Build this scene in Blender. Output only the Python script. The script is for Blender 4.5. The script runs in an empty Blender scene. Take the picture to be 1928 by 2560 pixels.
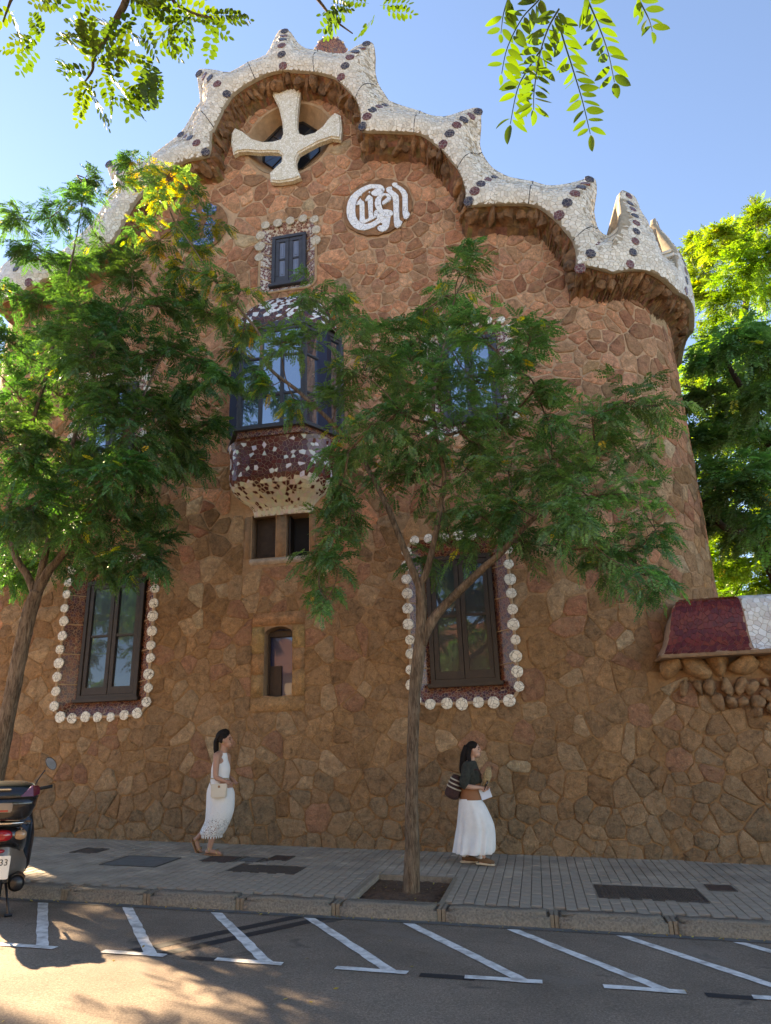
import bpy, bmesh, math, random
import numpy as np
from mathutils import Vector, Matrix, Quaternion
from math import sin, cos, pi, radians
random.seed(7); np.random.seed(7)
S = bpy.context.scene
COL = S.collection
# ------------------------------------------------------------------ camera
F, PX, PY = 1800.0, 964.0, 1280.0
CAM = np.array([4.19, -11.9, 1.393])
RW = np.array([[0.97996162, -0.09126802, -0.17704626],
               [0.1967971, 0.30637668, 0.93134539],
               [-0.0307592, -0.94752492, 0.31819867]])      # world axes in (right, down, forward)
cd = bpy.data.cameras.new('camera'); cam = bpy.data.objects.new('camera', cd); COL.objects.link(cam)
cd.sensor_fit = 'VERTICAL'; cd.sensor_height = 24.0; cd.lens = 24.0*F/2560.0
cd.clip_start = 0.05; cd.clip_end = 3000
r_, d_, f_ = RW[:, 0], RW[:, 1], RW[:, 2]
cam.matrix_world = Matrix(((r_[0], -d_[0], -f_[0], CAM[0]), (r_[1], -d_[1], -f_[1], CAM[1]), (r_[2], -d_[2], -f_[2], CAM[2]), (0, 0, 0, 1)))
S.camera = cam
# ------------------------------------------------------------------ sky, sun, exposure
SUN_DIR = Vector((-0.82, 0.575, 0)).normalized()
SUN_EL = radians(34)
W = bpy.data.worlds.new('World'); S.world = W; W.use_nodes = True
wn = W.node_tree.nodes; wl = W.node_tree.links
sky = wn.new('ShaderNodeTexSky'); sky.sky_type = 'NISHITA'; sky.sun_disc = False
sky.sun_elevation = SUN_EL; sky.sun_rotation = math.atan2(SUN_DIR.x, SUN_DIR.y)
sky.altitude = 100; sky.air_density = 0.7; sky.dust_density = 0.02; sky.ozone_density = 4.0
wl.new(sky.outputs[0], wn['Background'].inputs[0]); wn['Background'].inputs[1].default_value = 0.088
sd = bpy.data.lights.new('sun', 'SUN'); sun = bpy.data.objects.new('sun', sd); COL.objects.link(sun)
sd.energy = 5.0; sd.angle = radians(0.53); sd.color = (1.0, 0.86, 0.68)
sdir = Vector((SUN_DIR.x*cos(SUN_EL), SUN_DIR.y*cos(SUN_EL), sin(SUN_EL)))
sun.rotation_euler = sdir.to_track_quat('Z', 'Y').to_euler(); sun.location = (-30, 20, 30)
S.view_settings.view_transform = 'Standard'; S.view_settings.look = 'None'
S.view_settings.exposure = 2.5; S.view_settings.gamma = 1.0
S.view_settings.use_white_balance = True; S.view_settings.white_balance_temperature = 8600; S.view_settings.white_balance_tint = 12
# ------------------------------------------------------------------ helpers
SL, CR = 0.041, 0.02
YK = -3.72                                   # kerb face
def gz(x, y): return 0.07 - SL*x + CR*max(min(y, 0.5), YK)
def ray(px, py): return RW @ np.array([(px-PX)/F, (py-PY)/F, 1.0])
def onY(px, py, y):
    d = ray(px, py); return CAM + d*((y-CAM[1])/d[1])
def onG(px, py, dz=0.0):
    d = ray(px, py); p = CAM.copy()
    t = 5.0
    for _ in range(30):
        p = CAM + d*t
        e = p[2]-(gz(p[0], p[1])+dz); t += e/(-d[2]+1e-9)*0.7
    return CAM + d*t
CX, RC = 5.4, 2.25                           # corner centre, radius
def wp(u, z, off=0.0):
    """facade surface: flat in the middle, rounded at both ends; off = outwards"""
    s = 1 if u >= 0 else -1
    a = abs(u)
    if a <= CX: return (u, -off, z)
    th = (a-CX)/RC
    if th <= pi/2: return (s*(CX+(RC+off)*sin(th)), RC-(RC+off)*cos(th), z)
    return (s*(CX+RC+off), RC+(a-CX-RC*pi/2), z)
def onW(px, py, off):
    p = onY(px, py, -off)
    if abs(p[0]) <= CX: return p[0], p[2]
    s = 1 if p[0] > 0 else -1
    d = ray(px, py); o = CAM
    a = d[0]**2+d[1]**2; ox, oy = o[0]-s*CX, o[1]-RC
    b = 2*(ox*d[0]+oy*d[1]); c = ox*ox+oy*oy-(RC+off)**2
    q = b*b-4*a*c
    t = (-b-math.sqrt(max(q, 0)))/(2*a)
    p = o+d*t
    return s*(CX+RC*math.atan2(s*p[0]-CX, RC-p[1])), p[2]

def mesh(name, v, f, smooth=False):
    m = bpy.data.meshes.new(name); m.from_pydata([tuple(map(float, p)) for p in v], [], f)
    if smooth: m.polygons.foreach_set('use_smooth', [True]*len(m.polygons))
    m.update(); return m
def put(name, m, mat, parent=None, kind=None):
    """link a mesh; world-space vertices stay where they are under a translated empty"""
    o = bpy.data.objects.new(name, m); COL.objects.link(o)
    if mat is not None and not m.materials: m.materials.append(mat)
    if parent is not None:
        o.parent = parent
        if parent.type == 'EMPTY' and not parent.get('_local'): o.location = -parent.location
    if kind: o['kind'] = kind
    return o
def tag(o, label, cat, group=None):
    o['label'] = label; o['category'] = cat
    if group: o['group'] = group
    return o
def thing(name, loc, label, cat, group=None, local=False):
    o = bpy.data.objects.new(name, None); COL.objects.link(o); o.location = loc; o.empty_display_size = .2
    if local: o['_local'] = 1
    return tag(o, label, cat, group)
class MB:
    def __init__(s): s.v = []; s.f = []; s.c = []
    def add(s, v, f, c=None):
        n = len(s.v); s.v += [tuple(p) for p in v]; s.f += [tuple(i+n for i in q) for q in f]
        if c is not None: s.c += [c]*len(f)
    def box(s, a, b, bev=0.0, M=None, c=None):
        x0, y0, z0 = a; x1, y1, z1 = b
        if bev <= 0:
            v = [(x0,y0,z0),(x1,y0,z0),(x1,y1,z0),(x0,y1,z0),(x0,y0,z1),(x1,y0,z1),(x1,y1,z1),(x0,y1,z1)]
            f = [(3,2,1,0),(4,5,6,7),(0,1,5,4),(1,2,6,5),(2,3,7,6),(3,0,4,7)]
        else:
            bm = bmesh.new(); bmesh.ops.create_cube(bm, size=1)
            for q in bm.verts: q.co = Vector(((x0+x1)/2+q.co.x*(x1-x0), (y0+y1)/2+q.co.y*(y1-y0), (z0+z1)/2+q.co.z*(z1-z0)))
            bmesh.ops.bevel(bm, geom=bm.edges[:], offset=bev, segments=2, affect='EDGES')
            bm.verts.index_update()
            v = [q.co.copy() for q in bm.verts]; f = [[w.index for w in g.verts] for g in bm.faces]; bm.free()
        if M is not None: v = [M @ Vector(p) for p in v]
        s.add(v, f, c)
    def tube(s, pts, rad, n=8, cap=True, c=None, closed=False, flat=1.0):
        pts = [Vector(p) for p in pts]; N = len(pts)
        if not hasattr(rad, '__len__'): rad = [rad]*N
        V = []; up = None
        for i, p in enumerate(pts):
            if closed: t = pts[(i+1) % N]-pts[i-1]
            else: t = pts[min(i+1, N-1)]-pts[max(i-1, 0)]
            if t.length < 1e-9: t = Vector((0, 0, 1))
            t.normalize()
            if up is None:
                up = Vector((0, 0, 1)) if abs(t.z) < .9 else Vector((1, 0, 0))
            a = t.cross(up)
            if a.length < 1e-6: a = t.orthogonal()
            a.normalize(); b = a.cross(t); up = b
            for k in range(n):
                q = 2*pi*k/n; V.append(p+(a*cos(q)+b*sin(q)*flat)*rad[i])
        Fc = []
        for i in range(N if closed else N-1):
            for k in range(n):
                j = (i+1) % N
                Fc.append((i*n+k, i*n+(k+1) % n, j*n+(k+1) % n, j*n+k))
        if cap and not closed:
            Fc.append(tuple(range(n-1, -1, -1))); Fc.append(tuple((N-1)*n+k for k in range(n)))
        s.add(V, Fc, c)
    def lathe(s, prof, n=16, M=None, c=None, a0=0, a1=2*pi):
        full = abs(a1-a0-2*pi) < 1e-6; m = n if full else n+1
        V = [(r*cos(a0+(a1-a0)*k/n), r*sin(a0+(a1-a0)*k/n), z) for r, z in prof for k in range(m)]
        Fc = []
        for i in range(len(prof)-1):
            for k in range(n):
                Fc.append((i*m+k, i*m+(k+1) % m, (i+1)*m+(k+1) % m, (i+1)*m+k))
        if M is not None: V = [M @ Vector(p) for p in V]
        s.add(V, Fc, c)
    def ell(s, c0, r, n=10, m=7, M=None, c=None):
        prof = [(sin(pi*i/m), -cos(pi*i/m)) for i in range(m+1)]
        T = Matrix.Translation(c0) @ (M if M is not None else Matrix()) @ Matrix.Diagonal((r[0], r[1], r[2], 1))
        s.lathe(prof, n, T, c)
    def build(s, name, mat, parent=None, smooth=False, kind=None, merge=False):
        m = mesh(name, s.v, s.f, smooth)
        if merge:
            bm = bmesh.new(); bm.from_mesh(m); bmesh.ops.remove_doubles(bm, verts=bm.verts, dist=1e-5)
            bmesh.ops.recalc_face_normals(bm, faces=bm.faces); bm.to_mesh(m); bm.free()
        elif s.c: setcol(m, s.c)
        return put(name, m, mat, parent, kind)
def setcol(m, cols):
    at = m.attributes.new('col', 'FLOAT_COLOR', 'FACE')
    a = np.ones((len(cols), 4), np.float32); a[:, :3] = np.array(cols, np.float32)[:, :3]
    at.data.foreach_set('color', a.ravel())
def poly_ext(pts2, y0, y1, conv):
    """prism from a 2D outline; conv(a, b, depth) -> 3D"""
    n = len(pts2)
    v = [conv(a, b, y0) for a, b in pts2]+[conv(a, b, y1) for a, b in pts2]
    f = [tuple(range(n)), tuple(range(2*n-1, n-1, -1))]+[(i, i+n, (i+1) % n+n, (i+1) % n) for i in range(n)]
    return v, f

# ---- materials
def nm(name):
    m = bpy.data.materials.new(name); m.use_nodes = True
    nt = m.node_tree; return m, nt, nt.nodes['Principled BSDF']
def nd(nt, t, **k):
    n = nt.nodes.new(t)
    for a, b in k.items():
        if hasattr(n, a): setattr(n, a, b)
        else: n.inputs[a.replace('_', ' ')].default_value = b
    return n
def ramp(nt, src, stops):
    r = nt.nodes.new('ShaderNodeValToRGB'); e = r.color_ramp.elements
    while len(e) < len(stops): e.new(.5)
    for i, (p, c) in enumerate(stops):
        e[i].position = p; e[i].color = (c, c, c, 1) if not hasattr(c, '__len__') else (*c, 1)
    nt.links.new(src, r.inputs[0]); return r
def mul(nt, a, b, fac=1.0, mode='MULTIPLY'):
    x = nt.nodes.new('ShaderNodeMix'); x.data_type = 'RGBA'; x.blend_type = mode
    if hasattr(fac, 'links'): nt.links.new(fac, x.inputs[0])
    else: x.inputs[0].default_value = fac
    for i, s in ((6, a), (7, b)):
        if hasattr(s, 'links'): nt.links.new(s, x.inputs[i])
        else: x.inputs[i].default_value = (*s, 1)
    return x.outputs[2]
def simple(name, col, rough=.6, var=.25, scale=12.0, bump=0.0, bscale=60.0, metal=0.0, spec=.5, attr=False, dist=.01, coat=0.0, tint=None):
    m, nt, b = nm(name); L = nt.links
    tc = nt.nodes.new('ShaderNodeTexCoord')
    if attr:
        a = nd(nt, 'ShaderNodeAttribute', attribute_name='col'); base = a.outputs['Color']
    else: base = col
    n1 = nd(nt, 'ShaderNodeTexNoise', Scale=scale, Detail=6.0, Roughness=.65); L.new(tc.outputs['Object'], n1.inputs['Vector'])
    r = ramp(nt, n1.outputs['Fac'], [(.3, 1-var), (.7, 1+var*.6)])
    c = mul(nt, base, r.outputs[0])
    if tint:
        n3 = nd(nt, 'ShaderNodeTexNoise', Scale=tint[1], Detail=3.0); L.new(tc.outputs['Object'], n3.inputs['Vector'])
        r3 = ramp(nt, n3.outputs['Fac'], [(.45, 0.0), (.7, tint[2])]); c = mul(nt, c, tint[0], r3.outputs[0], 'MIX')
    L.new(c, b.inputs['Base Color'])
    b.inputs['Roughness'].default_value = rough; b.inputs['Metallic'].default_value = metal
    b.inputs['Specular IOR Level'].default_value = spec; b.inputs['Coat Weight'].default_value = coat
    if bump > 0:
        n2 = nd(nt, 'ShaderNodeTexNoise', Scale=bscale, Detail=8.0, Roughness=.7); L.new(tc.outputs['Object'], n2.inputs['Vector'])
        bp = nd(nt, 'ShaderNodeBump', Strength=bump, Distance=dist); L.new(n2.outputs['Fac'], bp.inputs['Height'])
        L.new(bp.outputs[0], b.inputs['Normal'])
    return m
def crackle(name, cols, grout, scale, width=.06, rough=.25, spec=.5):
    """broken tile mosaic: voronoi pieces with grout between them"""
    m, nt, b = nm(name); L = nt.links
    tc = nt.nodes.new('ShaderNodeTexCoord')
    v = nd(nt, 'ShaderNodeTexVoronoi', Scale=scale); v.feature = 'DISTANCE_TO_EDGE'; L.new(tc.outputs['Object'], v.inputs['Vector'])
    v2 = nd(nt, 'ShaderNodeTexVoronoi', Scale=scale); L.new(tc.outputs['Object'], v2.inputs['Vector'])
    sp = nt.nodes.new('ShaderNodeSeparateColor'); L.new(v2.outputs['Color'], sp.inputs[0])
    k = len(cols)
    r = ramp(nt, sp.outputs[0], [(i/k, cols[i]) for i in range(k)]); r.color_ramp.interpolation = 'CONSTANT'
    e = ramp(nt, v.outputs['Distance'], [(width*.7, 0.0), (width, 1.0)])
    c = mul(nt, grout, r.outputs[0], e.outputs[0], 'MIX')
    L.new(c, b.inputs['Base Color'])
    rr = ramp(nt, e.outputs[0], [(0, .8), (1, rough)]); L.new(rr.outputs[0], b.inputs['Roughness'])
    b.inputs['Specular IOR Level'].default_value = spec
    bp = nd(nt, 'ShaderNodeBump', Strength=.5, Distance=.004); L.new(e.outputs[0], bp.inputs['Height']); L.new(bp.outputs[0], b.inputs['Normal'])
    return m
def glass(name, refl=.35, tint=(.010, .013, .020), rough=.015, wave=.10):
    m, nt, b = nm(name); L = nt.links
    b.inputs['Base Color'].default_value = (*tint, 1); b.inputs['Roughness'].default_value = .3
    g = nd(nt, 'ShaderNodeBsdfGlossy'); g.inputs['Roughness'].default_value = rough
    g.inputs['Color'].default_value = (.80, .90, 1, 1)
    fr = nd(nt, 'ShaderNodeFresnel', IOR=1.5)
    mt = nd(nt, 'ShaderNodeMath', operation='MULTIPLY_ADD'); L.new(fr.outputs[0], mt.inputs[0]); mt.inputs[1].default_value = 1.5; mt.inputs[2].default_value = refl-.06
    mt.use_clamp = True
    tc = nt.nodes.new('ShaderNodeTexCoord'); n = nd(nt, 'ShaderNodeTexNoise', Scale=2.2, Detail=1.0); L.new(tc.outputs['Object'], n.inputs['Vector'])
    bp = nd(nt, 'ShaderNodeBump', Strength=wave, Distance=.02); L.new(n.outputs['Fac'], bp.inputs['Height']); L.new(bp.outputs[0], g.inputs['Normal'])
    mx = nt.nodes.new('ShaderNodeMixShader'); L.new(mt.outputs[0], mx.inputs[0]); L.new(b.outputs[0], mx.inputs[1]); L.new(g.outputs[0], mx.inputs[2])
    L.new(mx.outputs[0], nt.nodes['Material Output'].inputs[0]); return m
def leafmat(name, trans=.45):
    m, nt, b = nm(name); L = nt.links
    a = nd(nt, 'ShaderNodeAttribute', attribute_name='col')
    gi = nt.nodes.new('ShaderNodeNewGeometry'); r = ramp(nt, gi.outputs['Random Per Island'], [(0, .75), (1, 1.2)])
    c = mul(nt, a.outputs['Color'], r.outputs[0]); L.new(c, b.inputs['Base Color'])
    b.inputs['Roughness'].default_value = .5; b.inputs['Specular IOR Level'].default_value = .35
    t = nt.nodes.new('ShaderNodeBsdfTranslucent'); c2 = mul(nt, c, (1.9, 2.4, .75)); L.new(c2, t.inputs[0])
    mx = nt.nodes.new('ShaderNodeMixShader'); mx.inputs[0].default_value = trans
    L.new(b.outputs[0], mx.inputs[1]); L.new(t.outputs[0], mx.inputs[2]); L.new(mx.outputs[0], nt.nodes['Material Output'].inputs[0]); return m

# ---- voronoi pieces
def clip(poly, nx, ny, d):
    out = []; n = len(poly)
    for i in range(n):
        a = poly[i]; b = poly[(i+1) % n]
        da = a[0]*nx+a[1]*ny-d; db = b[0]*nx+b[1]*ny-d
        if da <= 0: out.append(a)
        if da*db < 0:
            t = da/(da-db); out.append((a[0]+(b[0]-a[0])*t, a[1]+(b[1]-a[1])*t))
    return out
def cells(u0, u1, v0, v1, su, sv, jit=.45, drop=0.0, seed=1, keep=None):
    rnd = random.Random(seed); nu = int((u1-u0)/su)+1; nv = int((v1-v0)/sv)+1
    grid = {}
    for i in range(-1, nu+1):
        for j in range(-1, nv+1):
            if rnd.random() < drop: continue
            p = (u0+(i+.5+.5*(j % 2)-.25+rnd.uniform(-jit, jit))*su, v0+(j+.5+rnd.uniform(-jit, jit))*sv)
            if keep and not keep(*p): continue
            grid[(i, j)] = p
    out = []; R = 3 if drop > 0 else 2
    for (i, j), (a, b) in grid.items():
        if not (u0 <= a <= u1 and v0 <= b <= v1): continue
        H = 1.7
        poly = [(a-su*H, b-sv*H), (a+su*H, b-sv*H), (a+su*H, b+sv*H), (a-su*H, b+sv*H)]
        for di in range(-R, R+1):
            for dj in range(-R, R+1):
                q = grid.get((i+di, j+dj))
                if q is None or (di == 0 and dj == 0): continue
                nx, ny = q[0]-a, q[1]-b
                poly = clip(poly, nx, ny, (q[0]**2+q[1]**2-a*a-b*b)/2)
                if len(poly) < 3: break
            if len(poly) < 3: break
        if len(poly) >= 3: out.append(((a, b), poly))
    return out
def inset(poly, g):
    n = len(poly); A = sum(poly[i][0]*poly[(i+1) % n][1]-poly[(i+1) % n][0]*poly[i][1] for i in range(n))/2
    p = poly if A > 0 else poly[::-1]
    q = p
    for i in range(n):
        a = p[i]; b = p[(i+1) % n]; ex, ey = b[0]-a[0], b[1]-a[1]; l = math.hypot(ex, ey)
        if l < 1e-6: continue
        nx, ny = ey/l, -ex/l
        q = clip(q, nx, ny, a[0]*nx+a[1]*ny-g)
        if len(q) < 3: return None
    return q
def area(p): return abs(sum(p[i][0]*p[(i+1) % len(p)][1]-p[(i+1) % len(p)][0]*p[i][1] for i in range(len(p))))/2
def chaikin(p, k=.25):
    o = []
    for i in range(len(p)):
        a = p[i]; b = p[(i+1) % len(p)]
        o += [(a[0]+(b[0]-a[0])*k, a[1]+(b[1]-a[1])*k), (b[0]+(a[0]-b[0])*k, b[1]+(a[1]-b[1])*k)]
    return o
def stone_geo(poly, h, pos, rnd, low=-.02):
    """one rough dressed stone: rim, shoulder and uneven face"""
    p = chaikin(poly, .16); n = len(p)
    cu = sum(q[0] for q in p)/n; cv = sum(q[1] for q in p)/n
    rough = [(q[0]+rnd.uniform(-.014, .014), q[1]+rnd.uniform(-.014, .014)) for q in p]
    V = [pos(a, b, low) for a, b in rough]
    for s, hh in ((.97, h*.6), (.86, h*.95), (.45, h*1.05)):
        V += [pos(cu+(a-cu)*s, cv+(b-cv)*s, hh+rnd.uniform(-.25, .25)*h) for a, b in rough]
    V.append(pos(cu, cv, h*rnd.uniform(.8, 1.3)))
    Fc = []
    for r in range(3):
        for i in range(n):
            j = (i+1) % n; Fc.append((r*n+i, r*n+j, (r+1)*n+j, (r+1)*n+i))
    Fc += [(3*n+i, 3*n+(i+1) % n, 4*n) for i in range(n)]
    return V, Fc
def tile_geo(poly, th, pos):
    n = len(poly)
    V = [pos(a, b, th) for a, b in poly]+[pos(a, b, -.004) for a, b in poly]
    return V, [tuple(range(n))]+[(i, i+n, (i+1) % n+n, (i+1) % n) for i in range(n)]
# ================================================================== MATERIALS
M = {}
def mortar_mat():
    m, nt, b = nm('mortar'); L = nt.links; tc = nt.nodes.new('ShaderNodeTexCoord'); sp = nt.nodes.new('ShaderNodeSeparateXYZ'); L.new(tc.outputs['Object'], sp.inputs[0])
    def nz(s, d=6.0, r=.65, dis=0.0):
        n = nd(nt, 'ShaderNodeTexNoise', Scale=s, Detail=d, Roughness=r, Distortion=dis); L.new(tc.outputs['Object'], n.inputs['Vector']); return n.outputs['Fac']
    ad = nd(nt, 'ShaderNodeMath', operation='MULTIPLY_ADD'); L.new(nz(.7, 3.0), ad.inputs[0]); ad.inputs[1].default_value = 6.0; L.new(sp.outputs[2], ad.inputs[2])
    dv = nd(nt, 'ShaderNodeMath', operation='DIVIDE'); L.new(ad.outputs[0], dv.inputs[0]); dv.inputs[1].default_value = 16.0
    c = mul(nt, (.36, .195, .085), (.58, .36, .215), ramp(nt, dv.outputs[0], [(.40, 0.0), (.62, 1.0)]).outputs[0], 'MIX')      # paler pointing towards the upper storeys
    c = mul(nt, c, ramp(nt, nz(7.0, 6.0, .7), [(.3, .68), (.7, 1.2)]).outputs[0])
    L.new(c, b.inputs['Base Color']); b.inputs['Roughness'].default_value = .93
    b1 = nd(nt, 'ShaderNodeBump', Strength=1.0, Distance=.04); L.new(nz(25.0, 8.0, .7), b1.inputs['Height']); L.new(b1.outputs[0], b.inputs['Normal']); return m
def asphalt_mat():
    m, nt, b = nm('asphalt'); L = nt.links; tc = nt.nodes.new('ShaderNodeTexCoord')
    def nz(s, d=6.0, r=.65, dis=0.0):
        n = nd(nt, 'ShaderNodeTexNoise', Scale=s, Detail=d, Roughness=r, Distortion=dis); L.new(tc.outputs['Object'], n.inputs['Vector']); return n.outputs['Fac']
    c = mul(nt, (.205, .155, .116), ramp(nt, nz(1.1, 5.0, .6), [(.3, .78), (.7, 1.25)]).outputs[0])
    c = mul(nt, c, ramp(nt, nz(60.0, 4.0, .95), [(.3, .45), (.5, 1.0), (.7, 1.9)]).outputs[0])                       # aggregate
    c = mul(nt, c, (.045, .040, .036), ramp(nt, nz(2.2, 3.0, .6, .4), [(.64, 0.0), (.72, .75)]).outputs[0], 'MIX')        # oil and tyre stains
    c = mul(nt, c, (.22, .18, .145), ramp(nt, nz(.55, 6.0, .7, 1.5), [(.56, 0.0), (.66, .55)]).outputs[0], 'MIX')        # dusty worn patches
    L.new(c, b.inputs['Base Color']); b.inputs['Roughness'].default_value = .88; b.inputs['Specular IOR Level'].default_value = .3
    b1 = nd(nt, 'ShaderNodeBump', Strength=.7, Distance=.012); L.new(nz(150.0, 4.0, .7), b1.inputs['Height']); L.new(b1.outputs[0], b.inputs['Normal']); return m
def bark_mat(name, c0, c1):
    m, nt, b = nm(name); L = nt.links; tc = nt.nodes.new('ShaderNodeTexCoord'); mp = nt.nodes.new('ShaderNodeMapping'); mp.inputs['Scale'].default_value = (1, 1, .16); L.new(tc.outputs['Object'], mp.inputs[0])
    n = nd(nt, 'ShaderNodeTexNoise', Scale=42.0, Detail=8.0, Roughness=.7, Distortion=.6); L.new(mp.outputs[0], n.inputs['Vector'])
    n2 = nd(nt, 'ShaderNodeTexNoise', Scale=5.0, Detail=5.0); L.new(tc.outputs['Object'], n2.inputs['Vector'])
    c = mul(nt, mul(nt, c0, c1, ramp(nt, n.outputs['Fac'], [(.38, 0.0), (.6, 1.0)]).outputs[0], 'MIX'), ramp(nt, n2.outputs['Fac'], [(.3, .7), (.7, 1.25)]).outputs[0])
    L.new(c, b.inputs['Base Color']); b.inputs['Roughness'].default_value = .95; b.inputs['Specular IOR Level'].default_value = .2
    b1 = nd(nt, 'ShaderNodeBump', Strength=1.0, Distance=.035); L.new(n.outputs['Fac'], b1.inputs['Height']); L.new(b1.outputs[0], b.inputs['Normal']); return m
def stone_mat():
    m, nt, b = nm('stone'); L = nt.links; tc = nt.nodes.new('ShaderNodeTexCoord'); a = nd(nt, 'ShaderNodeAttribute', attribute_name='col')
    def nz(s, d=6.0, r=.65, dis=0.0):
        n = nd(nt, 'ShaderNodeTexNoise', Scale=s, Detail=d, Roughness=r, Distortion=dis); L.new(tc.outputs['Object'], n.inputs['Vector']); return n.outputs['Fac']
    c = mul(nt, a.outputs['Color'], ramp(nt, nz(9.0, 8.0, .7, .6), [(.28, .62), (.5, 1.3), (.72, 1.85)]).outputs[0])
    c = mul(nt, c, ramp(nt, nz(55.0, 4.0, .8), [(.3, .7), (.7, 1.25)]).outputs[0])
    c = mul(nt, c, (.44, .255, .135), ramp(nt, nz(4.5, 6.0, .75, 1.0), [(.48, 0.0), (.64, .7)]).outputs[0], 'MIX')     # mortar smeared over the faces
    c = mul(nt, c, (.11, .075, .045), ramp(nt, nz(2.3, 7.0, .75, .5), [(.58, 0.0), (.78, .5)]).outputs[0], 'MIX')     # dark weathering
    L.new(c, b.inputs['Base Color']); b.inputs['Roughness'].default_value = .93; b.inputs['Specular IOR Level'].default_value = .25
    b1 = nd(nt, 'ShaderNodeBump', Strength=1.0, Distance=.10); L.new(nz(7.0, 8.0, .72, .8), b1.inputs['Height'])
    b2 = nd(nt, 'ShaderNodeBump', Strength=.8, Distance=.03); L.new(nz(34.0, 6.0, .75), b2.inputs['Height']); L.new(b1.outputs[0], b2.inputs['Normal']); L.new(b2.outputs[0], b.inputs['Normal'])
    return m
M['asphalt'] = asphalt_mat()
M['earth'] = simple('earth', (.16, .12, .08), .95, .3, 3.0, .4, 30)
M['bed'] = simple('bed', (.15, .12, .09), .95, .3, 20.0, .3, 60)
M['paver'] = simple('paver', (.37, .30, .225), .85, .38, 2.6, .35, 220, dist=.004, tint=((.23, .19, .15), 1.6, .6))
M['kerb'] = simple('kerb', (.29, .24, .18), .85, .5, 45.0, .9, 45, dist=.03)
M['mortar_joint'] = simple('mortar_joint', (.24, .19, .135), .9, .3, 30.0, .5, 60)
M['paint'] = simple('paint', (.80, .77, .72), .75, .18, 25.0, .25, 180, dist=.004, tint=((.32, .29, .26), 9.0, .75))
M['blackpaint'] = simple('blackpaint', (.022, .022, .024), .7, .4, 30.0, .3, 180, dist=.004)
M['soil'] = simple('soil', (.15, .085, .05), .95, .5, 18.0, 1.0, 30, dist=.05)
M['iron'] = simple('iron', (.085, .075, .066), .6, .4, 14.0, .4, 60, metal=.3)
M['rust'] = simple('rust', (.085, .05, .04), .75, .4, 20.0, .4, 60, metal=.2)
M['concrete'] = simple('concrete', (.13, .125, .115), .85, .3, 9.0, .4, 120, dist=.005)
M['mortar'] = mortar_mat()
M['stone'] = stone_mat()
M['roughrock'] = simple('roughrock', None, .92, .6, 9.0, 1.0, 16, attr=True, dist=.06)
M['tile'] = simple('tile', None, .25, .10, 5.0, .12, 12, attr=True, spec=.32, dist=.01)
M['grout'] = simple('grout', (.34, .28, .20), .85, .3, 14.0, .3, 60)
M['darkgrout'] = simple('darkgrout', (.40, .31, .22), .85, .3, 14.0, .3, 60)
M['discdark'] = crackle('discdark', [(.035, .03, .04), (.055, .04, .05), (.03, .03, .045)], (.20, .17, .15), 16, .05)
M['discred'] = crackle('discred', [(.13, .035, .03), (.17, .05, .04), (.10, .03, .03)], (.25, .2, .17), 16, .05)
M['discwhite'] = crackle('discwhite', [(.72, .67, .56), (.78, .74, .64), (.67, .61, .50)], (.15, .12, .09), 15, .036)
M['redmosaic'] = crackle('redmosaic', [(.10, .026, .018), (.17, .045, .025), (.07, .022, .02), (.20, .07, .035), (.11, .04, .05)], (.36, .23, .13), 20, .045)
M['redmosaic2'] = crackle('redmosaic2', [(.16, .05, .05), (.55, .5, .45), (.20, .08, .08), (.12, .04, .045)], (.48, .38, .28), 22, .07)
M['crossmosaic'] = crackle('crossmosaic', [(.74, .70, .58), (.80, .77, .68), (.68, .63, .50)], (.40, .34, .24), 22, .045)
M['lettermosaic'] = crackle('lettermosaic', [(.78, .80, .82), (.72, .74, .76), (.80, .80, .78)], (.32, .32, .32), 11, .025)
M['bluemosaic'] = crackle('bluemosaic', [(.05, .13, .42), (.08, .18, .5), (.04, .10, .33)], (.5, .5, .5), 14, .04)
M['wood'] = simple('wood', (.030, .019, .013), .5, .4, 9.0, .2, 40)
M['wood2'] = simple('wood2', (.05, .028, .016), .6, .4, 9.0, .3, 30)
M['greyframe'] = simple('greyframe', (.045, .045, .055), .5, .3, 9.0)
M['shutterblue'] = simple('shutterblue', (.16, .19, .27), .45, .15, 5.0)
M['glass'] = glass('glass', .075)
M['glassb'] = glass('glassb', .42, (.02, .035, .06))
M['dark'] = simple('dark', (.012, .012, .014), .8, .2, 5.0)
M['navy'] = simple('navy', (.012, .017, .05), .6, .2, 3.0)
M['reveal'] = simple('reveal', (.30, .18, .10), .9, .35, 8.0, .7, 30, dist=.02)
M['sill'] = simple('sill', (.42, .33, .25), .9, .35, 10.0, .6, 40, dist=.02)
M['plaster'] = simple('plaster', (.42, .27, .155), .92, .3, 6.0, .6, 30, dist=.02)
M['bark'] = bark_mat('bark', (.085, .055, .035), (.25, .18, .12))
M['barkdark'] = bark_mat('barkdark', (.03, .022, .016), (.08, .056, .04))
M['leaf'] = leafmat('leaf', .36)
def kids(o, name, ms, mat): return [put(name, m, mat, o) for m in ms]

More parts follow.
